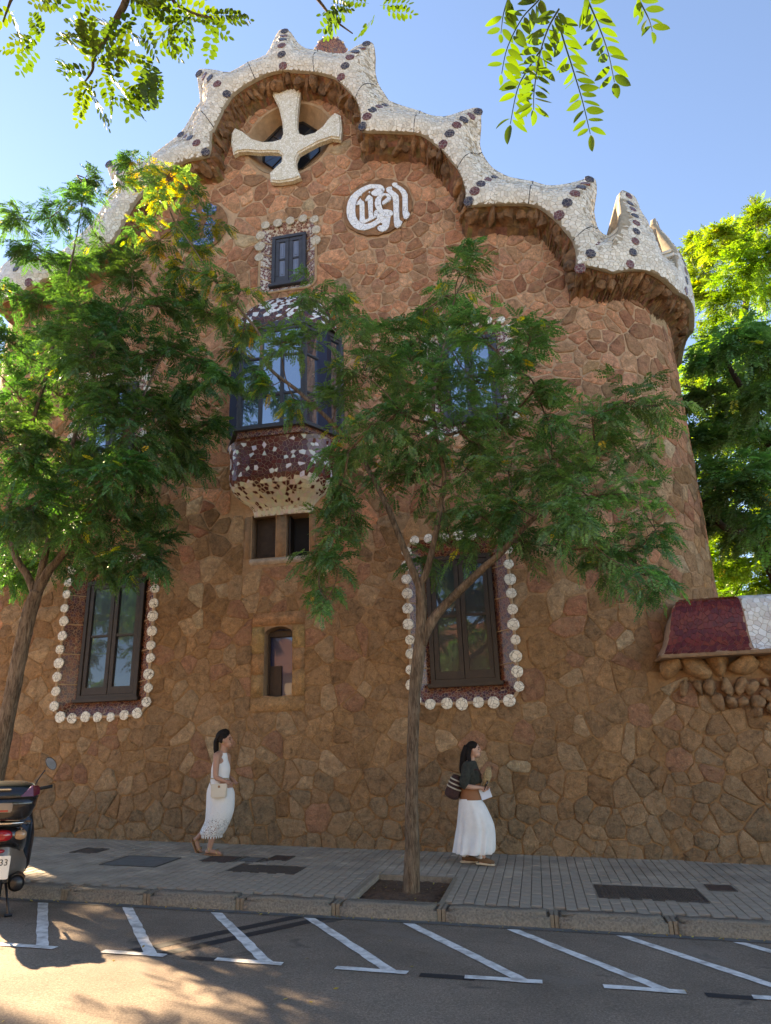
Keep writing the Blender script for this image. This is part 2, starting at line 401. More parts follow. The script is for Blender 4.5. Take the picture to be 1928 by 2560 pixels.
# ================================================================== SETTING: ground, road, kerb, pavement
def sheet(name, x0, x1, y0, y1, dz, mat, nx=12, ny=4, parent=None, hole=None):
    xs = np.linspace(x0, x1, nx+1).tolist(); ys = np.linspace(y0, y1, ny+1).tolist()
    if hole: xs = sorted(set(xs+[hole[0], hole[1]])); ys = sorted(set(ys+[hole[2], hole[3]]))
    v = [(x, y, gz(x, y)+dz) for y in ys for x in xs]; n = len(xs); f = []
    for j in range(len(ys)-1):
        for i in range(n-1):
            if hole and hole[0] <= (xs[i]+xs[i+1])/2 <= hole[1] and hole[2] <= (ys[j]+ys[j+1])/2 <= hole[3]: continue
            f.append((j*n+i, j*n+i+1, (j+1)*n+i+1, (j+1)*n+i))
    return put(name, mesh(name, v, f), mat, parent)
KH = 0.115
g = sheet('ground', -700, 700, -700, 700, -.75, M['earth'], 40, 40); g['kind'] = 'structure'
road = sheet('road', -70, 70, -13.5, YK+.02, -KH, M['asphalt'], 60, 8); road['kind'] = 'structure'
PIT = (2.05, 3.02, -3.42, -2.02)
walk = sheet('sidewalk', -12, 14, YK+.30, 0.25, -.03, M['bed'], 40, 6, hole=PIT); walk['kind'] = 'structure'
far = sheet('far_sidewalk', -70, 70, -17.0, -13.5, 0.0, M['concrete'], 30, 2); far['kind'] = 'structure'
# gutter strip along the kerb
sheet('gutter_strip', -12, 14, YK-.11, YK+.02, -KH+.006, M['concrete'], 40, 1, parent=road)
# kerb stones, rough granite with mortar joints
x = -11.0; rk = random.Random(5)
while x < 13.0:
    w = rk.uniform(.98, 1.16); bm = bmesh.new(); bmesh.ops.create_cube(bm, size=1)
    for q in bm.verts: q.co = Vector((x+.045+(q.co.x+.5)*(w-.09), YK+(q.co.y+.5)*.29, (q.co.z-.5)*(KH+.12)+.012))
    bmesh.ops.bevel(bm, geom=[e for e in bm.edges if (e.verts[0].co.z > 0 and e.verts[1].co.z > 0)], offset=.03, segments=2, affect='EDGES')
    bmesh.ops.subdivide_edges(bm, edges=[e for e in bm.edges if e.calc_length() > .25], cuts=6, use_grid_fill=True)
    for q in bm.verts:
        q.co += Vector((rk.uniform(-.006, .006), rk.uniform(-.008, .008), rk.uniform(-.006, .006)))
        q.co.z += gz(q.co.x, YK)
    m = bpy.data.meshes.new('kerb_stone'); bm.to_mesh(m); bm.free()
    m.polygons.foreach_set('use_smooth', [True]*len(m.polygons)); put('kerb_stone', m, M['kerb'], walk)
    xx = x+w
    for dx in (-.043, .003):
        b = MB(); b.box((xx+dx, YK+.014, -KH-.05), (xx+dx+.040, YK+.285, .004), .004); b.v = [(p[0], p[1], p[2]+gz(p[0], YK)) for p in b.v]
        put('kerb_joint', mesh('kerb_joint', b.v, b.f), M['mortar_joint'], walk)
    x += w
# pavers, running bond, long side across the pavement
COVERS = [('rusty square cover plate near the sandals of the walking woman', -.57, -.13, -1.62, -1.12, 'rust'),
          ('small grey cover plate between two rusty ones', -.07, .23, -1.50, -1.14, 'concrete'),
          ('rusty cover plate near the foot of the wall under the slit window', .30, .60, -1.30, -.88, 'rust'),
          ('dark grey rectangular cover plate beside the row of small rusty covers', .10, 1.02, -2.22, -1.68, 'iron'),
          ('worn grey concrete access slab patched into the pavers', -1.75, -.93, -2.16, -1.40, 'concrete'),
          ('dark square iron cover plate near the scooter by the wall', -2.75, -2.36, -1.34, -.88, 'iron'),
          ('large chequered black iron cover between tree pit and garden wall', 4.70, 5.85, -2.76, -2.02, 'iron'),
          ('small dark cover plate next to the large chequered cover', 6.0, 6.30, -2.06, -1.70, 'rust')]
PW, PL = .118, .20
def pav_mesh(name, seed):
    rr = random.Random(seed); bm = bmesh.new(); bmesh.ops.create_cube(bm, size=1)
    for q in bm.verts: q.co = Vector((q.co.x*(PW-.006), q.co.y*(PL-.006), (q.co.z-.5)*.05))
    bmesh.ops.bevel(bm, geom=[e for e in bm.edges if min(e.verts[0].co.z, e.verts[1].co.z) > -.01], offset=.006, segments=1, affect='EDGES')
    m = bpy.data.meshes.new(name); bm.to_mesh(m); bm.free(); m.materials.append(M['paver']); return m
pm = [pav_mesh('paver', i) for i in range(2)]
spots = []
i = 0; x = -6.0
while x < 9.5:
    y = YK+.31+PL/2-(PL/2 if i % 2 else 0)
    while y < .15:
        if y-PL/2 > YK+.25 and not (PIT[0]-.02 < x < PIT[1]+.02 and PIT[2]-.06 < y < PIT[3]+.06) and not any(c[1]-.03 < x < c[2]+.03 and c[3]-.05 < y < c[4]+.05 for c in COVERS):
            spots.append((x, y))
        y += PL
    x += PW; i += 1
def vis(p):
    return -2.4 < p[0] < 6.6
spots.sort(key=lambda p: (not vis(p), (p[0]-CAM[0])**2+(p[1]-CAM[1])**2))
rp = random.Random(3); QR = Matrix.Rotation(math.atan(SL), 4, 'Y') @ Matrix.Rotation(math.atan(CR), 4, 'X')
stuffp = MB()
bmv = [tuple(v.co) for v in pm[0].vertices]; bmf = [tuple(p.vertices) for p in pm[0].polygons]
for k, (x, y) in enumerate(spots):
    T = Matrix.Translation((x, y, gz(x, y)+rp.uniform(-.0025, .0025))) @ QR @ Matrix.Rotation(rp.uniform(-.012, .012), 4, 'X') @ Matrix.Rotation(rp.uniform(-.012, .012), 4, 'Y')
    if k < 300:
        o = bpy.data.objects.new('paver', pm[k % 2]); COL.objects.link(o); o.parent = walk; o.matrix_local = T
    else: stuffp.add([T @ Vector(v) for v in bmv], bmf)
stuffp.build('paver_field', M['paver'], walk, kind='stuff')
for lab, x0, x1, y0, y1, mt in COVERS:
    t = thing('access_cover', ((x0+x1)/2, (y0+y1)/2, gz((x0+x1)/2, (y0+y1)/2)), lab, 'cover plate', 'cover plates set in the pavement')
    def fl(b, x0=x0, y0=y0): return [(p[0], p[1], p[2]+gz(p[0], p[1])) for p in b.v]
    b = MB(); b.box((x0-.13, y0-.16, -.05), (x1+.13, y1+.16, -.008)); put('bedding', mesh('bedding', fl(b), b.f), M['paver'], t)
    b = MB(); b.box((x0+.02, y0+.02, -.03), (x1-.02, y1-.02, -.002), .003); put('plate', mesh('plate', fl(b), b.f), M[mt], t)
    b = MB()
    for q in ((x0, y0, x1, y0+.018), (x0, y1-.018, x1, y1), (x0, y0+.018, x0+.018, y1-.018), (x1-.018, y0+.018, x1, y1-.018)): b.box((q[0], q[1], -.03), (q[2], q[3], .001))
    put('rim', mesh('rim', fl(b), b.f), M['iron'], t)
    if x1-x0 > 1.1:
        b = MB(); nx, ny = 26, 16
        for a in range(nx):
            for c in range(ny):
                px, py = x0+.05+(x1-x0-.1)*(a+.5)/nx, y0+.05+(y1-y0-.1)*(c+.5)/ny
                if (a+c) % 2: b.box((px-.016, py-.005, -.003), (px+.016, py+.005, .004))
                else: b.box((px-.005, py-.016, -.003), (px+.005, py+.016, .004))
        put('chequer_studs', mesh('chequer_studs', fl(b), b.f), M['iron'], t, 'stuff')
# tree pit
bm = bmesh.new(); bmesh.ops.create_grid(bm, x_segments=30, y_segments=40, size=.5)
for q in bm.verts:
    X = (PIT[0]+PIT[1])/2+q.co.x*(PIT[1]-PIT[0]); Y = (PIT[2]+PIT[3])/2+q.co.y*(PIT[3]-PIT[2])
    q.co = Vector((X, Y, gz(X, Y)-.06+.05*math.exp(-((X-2.6)**2+(Y+2.85)**2)/.12)+rk.uniform(-.012, .012)))
m = bpy.data.meshes.new('tree_pit_soil'); bm.to_mesh(m); bm.free(); so = put('tree_pit_soil', m, M['soil']); so['kind'] = 'structure'
for q in ((PIT[0]-.05, PIT[2]-.05, PIT[1]+.05, PIT[2]), (PIT[0]-.05, PIT[3], PIT[1]+.05, PIT[3]+.05), (PIT[0]-.05, PIT[2], PIT[0], PIT[3]), (PIT[1], PIT[2], PIT[1]+.05, PIT[3])):
    b = MB(); b.box((q[0], q[1], -.2), (q[2], q[3], .004)); put('pit_edging', mesh('pit_edging', [(p[0], p[1], p[2]+gz(p[0], p[1])) for p in b.v], b.f), M['mortar_joint'], walk)
# painted bay lines: slanting stroke with a cross bar
def mark(name, pts, mat, dz):
    out = []; n = len(pts)
    for i in range(n):
        a = pts[i]; b = pts[(i+1) % n]; L = math.hypot(b[0]-a[0], b[1]-a[1]); k = max(1, int(L/.12))
        for j in range(k):
            t = j/k; e = .006
            out.append((a[0]+(b[0]-a[0])*t+rk.uniform(-e, e), a[1]+(b[1]-a[1])*t+rk.uniform(-e, e)))
    return put(name, mesh(name, [(x, y, gz(x, y)-KH+dz) for x, y in out], [tuple(range(len(out)))]), mat, road)
for k in range(-3, 9):
    x0 = -.33+1.03*k; y0, y1 = YK-.14, -5.50; x1 = x0+1.14; h = .062
    if k == 1: pass
    mark('bay_line', [(x0-h, y0), (x0+h, y0), (x1+h, y1+.045), (x1-h, y1+.045)], M['paint'], .005)
    mark('bay_bar', [(x1-.42, y1-.045), (x1+.16, y1-.045), (x1+.16, y1+.045), (x1-.42, y1+.045)], M['paint'], .007)
for a, b in (((.62, -5.46), (1.60, -3.80)), ((.92, -5.44), (1.86, -3.84))):
    dx, dy = b[0]-a[0], b[1]-a[1]; l = math.hypot(dx, dy); nx, ny = -dy/l*.065, dx/l*.065
    mark('overpainted_line', [(a[0]+nx, a[1]+ny), (a[0]-nx, a[1]-ny), (b[0]-nx, b[1]-ny), (b[0]+nx, b[1]+ny)], M['blackpaint'], .003)
for x0, x1, yy in ((3.13, 3.56, -5.52), (5.22, 5.55, -5.52), (1.14, 1.42, -5.50)):
    mark('overpainted_bar', [(x0, yy-.05), (x1, yy-.05), (x1, yy+.05), (x0, yy+.05)], M['blackpaint'], .003)
# ================================================================== GATEHOUSE
gate = thing('gatehouse', (0, 0, 0), 'brown rubble stone gatehouse with wavy white mosaic parapet and a mosaic cross', 'building')
def r1(x, y): return 250+x/1.851, y/1.851
def r2(x, y): return 850+x/1.5455, 150+y/1.5455
# parapet ribbon: (upper, lower) outline pairs, from the left corner over the gable to the right corner
PAIRS = []
def pr(U, L, fn=None):
    if fn: U, L = fn(*U), fn(*L)
    PAIRS.append((onW(*U, .18), onW(*L, .5)))
for U, L in (((-60, 690), (-20, 770)), ((0, 640), (30, 740)), ((42, 632), (80, 715)), ((120, 640), (130, 690)), ((190, 590), (215, 640)), ((235, 545), (270, 610)), ((262, 500), (300, 568)),
             ((285, 470), (322, 525)), ((274, 440), (338, 500)), ((266, 403), (355, 480)), ((300, 402), (372, 462)), ((345, 404), (395, 440)), ((375, 385), (425, 418)), ((410, 360), (470, 398))): pr(U, L)
for U, L in (((365, 612), (500, 716)), ((405, 555), (508, 640)), ((440, 490), (526, 590)), ((460, 462), (545, 550)), ((453, 400), (570, 497)), ((447, 328), (600, 450)), ((470, 311), (615, 434)), ((530, 316), (632, 420)),
             ((598, 326), (662, 398)), ((680, 280), (718, 366)), ((765, 245), (772, 341)), ((800, 180), (808, 331)), ((826, 134), (838, 326)), ((852, 128), (850, 325)), ((882, 142), (868, 325)), ((910, 185), (895, 326)),
             ((950, 216), (930, 328)), ((1005, 222), (990, 332)), ((1060, 236), (1042, 342)), ((1130, 238), (1080, 354)), ((1185, 205), (1096, 364)), ((1238, 186), (1110, 376)), ((1264, 196), (1120, 386)),
             ((1272, 240), (1132, 398)), ((1270, 300), (1152, 420)), ((1285, 375), (1182, 455)), ((1315, 425), (1200, 500)), ((1330, 448), (1208, 550)), ((1342, 460), (1209, 600)), ((1400, 482), (1290, 606)), ((1480, 506), (1452, 612))): pr(U, L, r1)
for U, L in (((345, 205), (325, 290)), ((400, 212), (350, 308)), ((460, 195), (368, 323)), ((518, 178), (380, 334)), ((541, 186), (390, 342)), ((546, 240), (405, 357)), ((540, 300), (427, 384)), ((548, 350), (454, 416)),
             ((580, 400), (472, 456)), ((605, 421), (486, 505)), ((618, 428), (490, 560)), ((660, 447), (570, 556)), ((745, 462), (728, 556)), ((800, 478), (780, 572)), ((860, 475), (806, 592)), ((920, 462), (822, 605)),
             ((972, 448), (836, 618)), ((993, 460), (846, 628)), ((996, 510), (858, 642)), ((986, 580), (880, 668)), ((1000, 642), (902, 696)), ((1015, 660), (915, 750)), ((1030, 670), (918, 822))): pr(U, L, r2)
# right corner: horns standing around the rounded end, laid out on the wall surface
ul, zl = PAIRS[-1][1]; uu, zu = PAIRS[-1][0]
HU = [7.02, 8.20, 9.4, 10.6]; SP = 1.17
a = uu+.12
Z0, Z1 = zl, zu
while a < 11.6:
    k = min(HU, key=lambda h: abs(h-a)); d = a-k
    # lower edge: points hang down below each horn gap, arches between
    ph = (a-ul)/SP
    lo = Z0+.16*abs(sin(pi*ph))
    hi = Z1+.04
    lu = ul+(a-uu)*(11.6-ul)/(11.6-uu)
    if abs(d) < .44: hi = Z1+1.22*max(0, 1-(abs(d)/.44)**6.0)
    PAIRS.append(((k+(a-k)*(1-.22*max(0, hi-Z1)/1.22) if abs(d) < .44 else a, hi), (lu, lo)))
    a += .06 if abs(d) < .50 else .16
PAIRS = [(np.array(U), np.array(L)) for U, L in PAIRS]
def ribbon(t):
    i = min(int(t), len(PAIRS)-2); w = t-i
    def cr(k):
        P = [PAIRS[max(0, min(len(PAIRS)-1, i+j))][k] for j in (-1, 0, 1, 2)]
        return .5*((2*P[1])+(-P[0]+P[2])*w+(2*P[0]-5*P[1]+4*P[2]-P[3])*w*w+(-P[0]+3*P[1]-3*P[2]+P[3])*w**3)
    return cr(0), cr(1)
def rib_pos(t, s):
    """s 0..1 front from lower to upper edge"""
    U, L = ribbon(t); p = L+(U-L)*s; w = np.linalg.norm(U-L)
    base = .50+(.14-.50)*(s**.8); bulge = .20*sin(pi*min(1, s*1.15)**.9) if s < .87 else .20*sin(pi*min(1, .87*1.15)**.9)*(1-s)/.13
    return p, base+bulge
NT = (len(PAIRS)-1)*2; NS = 10
V = []; Fc = []; GR = []
row = NS+1+5
for i in range(NT+1):
    t = i/2.0
    if t > len(PAIRS)-1-1e-6: t = len(PAIRS)-1-1e-6
    U, L = ribbon(t)
    V.append(wp(*(L+(U-L)*.02+np.array([0, .10])), .02))               # tucked under, against the wall
    for j in range(NS+1):
        p, o = rib_pos(t, j/NS); V.append(wp(p[0], p[1], o)); GR.append((p[0], p[1], o))
    horn = U[0] > 6.35 and U[1]-Z1 > .25
    for s, o in (((.985, .05), (.9, .02), (.5, -.08), (.1, -.35)) if horn else ((.985, .02), (.9, -.10), (.5, -.30), (.1, -.40))):
        p = L+(U-L)*s; V.append(wp(p[0], p[1], o))
for i in range(NT):
    for j in range(row-1):
        Fc.append((i*row+j, (i+1)*row+j, (i+1)*row+j+1, i*row+j+1))
coping = put('parapet', mesh('parapet', V, Fc, True), M['grout'], gate)
GR = []
for i in range(NT*4+1):
    t = min(i/8.0, len(PAIRS)-1.0001)
    for j in range(25):
        p, o = rib_pos(t, j/24); GR.append((p[0], p[1], o))
GR = np.array(GR)
def rib_off(u, z):
    d = (GR[:, 0]-u)**2+(GR[:, 1]-z)**2
    k = int(np.argmin(d)); return float(GR[k, 2]), float(d[k])
# broken white tiles on the parapet
tm = MB(); rt = random.Random(11)
zlo, zhi = GR[:, 1].min(), GR[:, 1].max()
GRk = {}
for q in GR: GRk.setdefault((int(q[0]/.25), int(q[1]/.25)), 1)
def near(u, z): return any((int(u/.25)+a, int(z/.25)+b) in GRk for a in (-1, 0, 1) for b in (-1, 0, 1))
outl = [tuple(ribbon(min(i/2., len(PAIRS)-1.0001))[1]) for i in range(NT+1)]+[tuple(ribbon(min(i/2., len(PAIRS)-1.0001))[0]) for i in range(NT, -1, -1)]
OU = np.array(outl); OV = np.roll(OU, -1, 0)
def inside(u, z):
    c = ((OU[:, 1] > z) != (OV[:, 1] > z)) & (u < (OV[:, 0]-OU[:, 0])*(z-OU[:, 1])/(OV[:, 1]-OU[:, 1]+1e-12)+OU[:, 0])
    return bool(c.sum() & 1)
for (a, b), poly in cells(GR[:, 0].min(), 9.6, zlo, zhi, .068, .068, .42, 0.12, 21, keep=near):
    if not inside(a, b): continue
    q = inset(poly, .0032)
    if not q or area(q) < .0005 or len(q) < 3: continue
    offs = {}; q_ = []
    for v in q:
        for w in (1, .8, .6, .4, .2):
            vv = (a+(v[0]-a)*w, b+(v[1]-b)*w)
            if inside(*vv):
                o, dd = rib_off(*vv)
                if dd < .004: break
        else: continue
        q_.append(vv); offs[vv] = o
    q = q_
    if len(q) < 3 or area(q) < .0003: continue
    g_ = rt.choice([(.72, .67, .57), (.68, .63, .53), (.75, .71, .62), (.64, .58, .47), (.70, .66, .57), (.62, .57, .48)])
    gg = rt.uniform(.88, 1.08); g_ = tuple(c*gg for c in g_)
    v, f = tile_geo(q, .006, lambda a_, b_, th: wp(a_, b_, offs[(a_, b_)]+th)); tm.add(v, f, g_)
tm.build('broken_tiles', M['tile'], coping, kind='stuff')
# dark and red tile discs across the ribbon
def disc_mesh(p, nrm, rad, th, n=8):
    nrm = Vector(nrm).normalized(); q = nrm.to_track_quat('Z', 'Y').to_matrix(); p = Vector(p)
    jr = [rad*random.uniform(.94, 1.05) for _ in range(n)]
    V = [p+q @ Vector((jr[k]*cos(2*pi*k/n), jr[k]*sin(2*pi*k/n), -.015)) for k in range(n)]
    V += [p+q @ Vector((jr[k]*cos(2*pi*k/n), jr[k]*sin(2*pi*k/n), th)) for k in range(n)]
    V += [p+q @ Vector((jr[k]*.85*cos(2*pi*k/n), jr[k]*.85*sin(2*pi*k/n), th*1.6)) for k in range(n)]
    return V, [(k, (k+1) % n, n+(k+1) % n, n+k) for k in range(n)]+[(n+k, n+(k+1) % n, 2*n+(k+1) % n, 2*n+k) for k in range(n)]+[tuple(range(2*n, 3*n))]
def rib3(t, s):
    p, o = rib_pos(t, s); return Vector(wp(p[0], p[1], o))
def disc_at(t, s, mat, rad=.104):
    p = rib3(t, s); e = .02
    n = (rib3(t+.05, s)-rib3(t-.05, s)).cross(rib3(t, min(1, s+e))-rib3(t, max(0, s-e)))
    if n.y > 0 and abs(PAIRS[int(t)][0][0]) < CX: n = -n
    if n.dot(Vector((CAM[0], CAM[1], CAM[2]))-p) < 0: n = -n
    v, f = disc_mesh(p, n, rad, .012); put('tile_disc', mesh('tile_disc', v, f), M[mat], coping)
idx = {}
def find(px, fn, which):
    u, z = onW(*(fn(*px) if fn else px), .18 if which == 0 else .5)
    return min(range(len(PAIRS)), key=lambda i: (PAIRS[i][which][0]-u)**2+(PAIRS[i][which][1]-z)**2)
LINES = [((365, 612), r1, 0, 5), ((452, 318), r1, 0, 5), ((850, 130), r1, 0, 6), ((1245, 188), r1, 0, 6), ((1342, 460), r1, 0, 5),
         ((530, 182), r2, 0, 6), ((618, 428), r2, 0, 5), ((980, 452), r2, 0, 6), ((1030, 670), r2, 0, 4), ((42, 632), None, 0, 4), ((266, 403), None, 0, 5)]
for px, fn, w, n in LINES:
    t = find(px, fn, w)
    for k in range(n):
        disc_at(t+.0, .06+(.89 if PAIRS[t][0][1]-PAIRS[t][1][1] > 1.15 else .76)*k/(n-1), 'discdark' if (k+n) % 2 else 'discred')
for h in HU[:3]:
    t = min(range(len(PAIRS)), key=lambda i: abs(PAIRS[i][0][0]-h+.1)-PAIRS[i][0][1]*.01*(PAIRS[i][0][0] > 5))
    ts = [i for i in range(len(PAIRS)) if abs(PAIRS[i][0][0]-h) < .45 and PAIRS[i][0][0] > 6]
    t = max(ts, key=lambda i: PAIRS[i][0][1])
    for k in range(9): disc_at(t, .05+.90*k/8, 'discdark' if k % 2 else 'discred', .088)
# seams between parapet sections
for px, fn in (((440, 490), r1), ((680, 280), r1), ((1005, 222), r1), ((1285, 375), r1), ((1480, 506), r1), ((548, 350), r2), ((745, 462), r2), ((1000, 642), r2)):
    t = find(px, fn, 0); b = MB(); pts = [rib3(t+.01, s/14) for s in range(15)]
    b.tube(pts, .011, 5); b.build('seam', M['dark'], coping)

# ---- wall body with openings
MID = sorted([(float((U[0]+L[0])/2), float((U[1]*.45+L[1]*.55))) for U, L in PAIRS])
MU = [m[0] for m in MID]; MZ = [m[1] for m in MID]
def ztop(u): return float(np.interp(u, MU, MZ))
HOLES = {}   # name: (u0,u1,z0,z1)
WINS = {'lower_left': dict(o=(-4.20, -2.40, 2.16, 4.98), i=(-3.89, -2.70, 2.48, 4.66), d=.2),
        'lower_right': dict(o=(2.27, 3.99, 2.12, 4.90), i=(2.57, 3.70, 2.44, 4.60), d=.2),
        'middle_right': dict(o=(2.78, 4.36, 6.80, 9.03), i=(3.06, 4.12, 7.08, 8.80), d=.12),
        'middle_left': dict(o=(-4.48, -2.90, 6.80, 9.03), i=(-4.20, -3.18, 7.08, 8.80), d=.12),
        'attic': dict(o=(-.57, .65, 10.40, 12.12), i=(-.33, .41, 10.62, 11.84), d=.12)}
for k, w in WINS.items(): HOLES[k] = w['o']
HOLES['slit'] = (-.285, .225, 2.36, 3.56)
HOLES['twin1'] = (-.57, -.115, 4.80, 5.62); HOLES['twin2'] = (.085, .52, 4.79, 5.60)
OC = (0.03, 14.36); OR = 1.02
HOLES['oculus'] = (OC[0]-OR, OC[0]+OR, OC[1]-OR, OC[1]+OR)
us = set(np.linspace(-CX, CX, 55).tolist()); zs = set(np.linspace(-.8, 17.6, 70).tolist())
for h in HOLES.values(): us |= {h[0], h[1]}; zs |= {h[2], h[3]}
for s in (-1, 1): us |= {s*(CX+RC*pi/2*k/14) for k in range(1, 15)} | {s*(CX+RC*pi/2+k) for k in (2, 4, 6)}
us = sorted(us); zs = sorted(zs)
def wob(u, z): return .018*sin(u*1.7+z*.9)+.014*sin(u*.6-z*1.9+1)
V = []; Fc = []; nz_ = len(zs)
zt = [ztop(u) for u in us]
for i, u in enumerate(us):
    for z in zs: V.append(wp(u, min(z, zt[i]), 0))
for i in range(len(us)-1):
    for j in range(nz_-1):
        uc, zc = (us[i]+us[i+1])/2, (zs[j]+zs[j+1])/2
        if zs[j] >= max(zt[i], zt[i+1]): continue
        if any(h[0] < uc < h[1] and h[2] < zc < h[3] for h in HOLES.values()): continue
        Fc.append((i*nz_+j, (i+1)*nz_+j, (i+1)*nz_+j+1, i*nz_+j+1))
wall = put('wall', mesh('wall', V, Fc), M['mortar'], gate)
# back wall and roof close the volume
YB = RC+6.0
b = MB(); b.add([(-CX-RC, YB, -.8), (CX+RC, YB, -.8), (CX+RC, YB, 9.3), (-CX-RC, YB, 9.3)], [(1, 0, 3, 2)]); b.build('back_wall', M['plaster'], gate)
V = []; Fc = []; ru = [u for u in us if abs(u) <= CX+1.0]
for u in ru:
    p = wp(u, 0, 0)
    for y, dz in ((.25, -.25), (2.0, -.1), (5.0, -1.2), (YB, -3.0)): V.append((p[0], max(p[1]+.1, y) if y < 1 else y, max(ztop(u)+dz, 8.6)))
for i in range(len(ru)-1):
    for j in range(3): Fc.append((i*4+j, (i+1)*4+j, (i+1)*4+j+1, i*4+j+1))
roof = put('roof', mesh('roof', V, Fc, True), M['grout'], gate)
# red mosaic dome with white buttons on the roof
dc = onY(828, 128, 2.0); zr = 13.5
b = MB(); b.lathe([(.30, zr), (.28, dc[2]-.35), (.44, dc[2]-.18), (.42, dc[2]), (.30, dc[2]+.16), (.12, dc[2]+.24), (0, dc[2]+.25)], 20, Matrix.Translation((dc[0], 2.0, 0)))
dome = b.build('roof_dome', M['redmosaic'], gate, True)
for k in range(12):
    for (rr, zz, tilt) in ((.44, dc[2]-.05, .1), (.37, dc[2]+.10, .6)):
        a = 2*pi*(k+.5*(rr < .4))/12; n = Vector((cos(a)*cos(tilt), sin(a)*cos(tilt), sin(tilt)))
        v, f = disc_mesh((dc[0]+rr*cos(a), 2+rr*sin(a), zz), n, .035, .012, 7); put('button', mesh('button', v, f), M['discwhite'], dome)

# ---- rubble stones
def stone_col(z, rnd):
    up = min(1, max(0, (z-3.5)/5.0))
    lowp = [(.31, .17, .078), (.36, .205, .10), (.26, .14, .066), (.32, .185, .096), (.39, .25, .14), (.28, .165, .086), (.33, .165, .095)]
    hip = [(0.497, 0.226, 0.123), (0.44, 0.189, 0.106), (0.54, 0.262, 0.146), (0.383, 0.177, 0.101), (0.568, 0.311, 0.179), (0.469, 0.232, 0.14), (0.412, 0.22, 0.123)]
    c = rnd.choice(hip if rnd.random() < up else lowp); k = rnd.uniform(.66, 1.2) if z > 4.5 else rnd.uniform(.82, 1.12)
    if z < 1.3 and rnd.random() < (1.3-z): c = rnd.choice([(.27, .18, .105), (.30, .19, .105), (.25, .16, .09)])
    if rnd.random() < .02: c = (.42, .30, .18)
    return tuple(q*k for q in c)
SH = dict(HOLES); 
RECTS = [h for k, h in SH.items() if k not in ('oculus', 'twin1', 'twin2', 'slit')]+[(-.72, .66, 4.62, 5.72), (-.50, .44, 2.12, 3.80)]
CIRC = [(OC[0], OC[1], 1.04), (1.97, 12.08, .74), (-1.9, 12.3, .70)]
BAYR = (-1.0, 1.0, 5.65, 10.15)
def stone_ok(u, z, m=.0):
    for h in RECTS+[BAYR]:
        if h[0]-m < u < h[1]+m and h[2]-m < z < h[3]+m: return False
    for c in CIRC:
        if (u-c[0])**2+(z-c[1])**2 < (c[2]+m)**2: return False
    return True
def clip_holes(a, b, poly):
    for h in RECTS+[BAYR]:
        s = max((h[0]-a, -1, 0), (a-h[1], 1, 0), (h[2]-b, 0, -1), (b-h[3], 0, 1))
        if s[0] > 1.2: continue
        _, nx, ny = s
        if nx == -1: poly = clip(poly, 1, 0, h[0])
        elif nx == 1: poly = clip(poly, -1, 0, -h[1])
        elif ny == -1: poly = clip(poly, 0, 1, h[2])
        else: poly = clip(poly, 0, -1, -h[3])
        if len(poly) < 3: return None
    for c in CIRC:
        dx, dy = c[0]-a, c[1]-b; l = math.hypot(dx, dy)
        if l < c[2]+1.0: poly = clip(poly, dx/l, dy/l, (a*dx+b*dy)/l+l-c[2])
        if len(poly) < 3: return None
    return poly
rs = random.Random(23); sts = []
for (a, b), poly in cells(-6.6, CX+RC*1.45, -.55, 16.4, .275, .235, .46, .27, 31, keep=lambda u, z: stone_ok(u, z, .04)):
    if b > ztop(a)-.05 or b < gz(max(-6, min(8, a)), 0)-.25: continue
    if a > 6.0 and b < 2.3: continue
    poly = clip_holes(a, b, poly)
    if not poly: continue
    q = inset(poly, rs.uniform(.001, .007)+.006*min(1, max(0, (b-5)/3)))
    if not q or area(q) < .009: continue
    q = [(u, min(z, ztop(u)-.02)) for u, z in q]
    p3 = np.array(wp(a, b)); dist = np.linalg.norm(p3-CAM)
    # apparent size, and whether the frame holds it
    v = RW.T @ (p3-CAM); sx, sy = PX+F*v[0]/v[2], PY+F*v[1]/v[2]
    vis_ = 0 < sx < 1928 and 0 < sy < 2560
    sts.append((area(q)/dist**2*(1 if vis_ else .01), q, a, b))
sts.sort(key=lambda s: -s[0])
rest = MB()
for k, (_, q, a, b) in enumerate(sts):
    h = rs.uniform(.005, .018)+(.018*rs.random() if b < 1.2 else 0)+(.012*rs.random() if b > 5 else 0)
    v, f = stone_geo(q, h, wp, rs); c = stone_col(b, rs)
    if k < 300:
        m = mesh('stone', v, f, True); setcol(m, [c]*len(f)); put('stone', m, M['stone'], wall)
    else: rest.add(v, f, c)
o = rest.build('stone_field', M['stone'], wall, True, 'stuff')

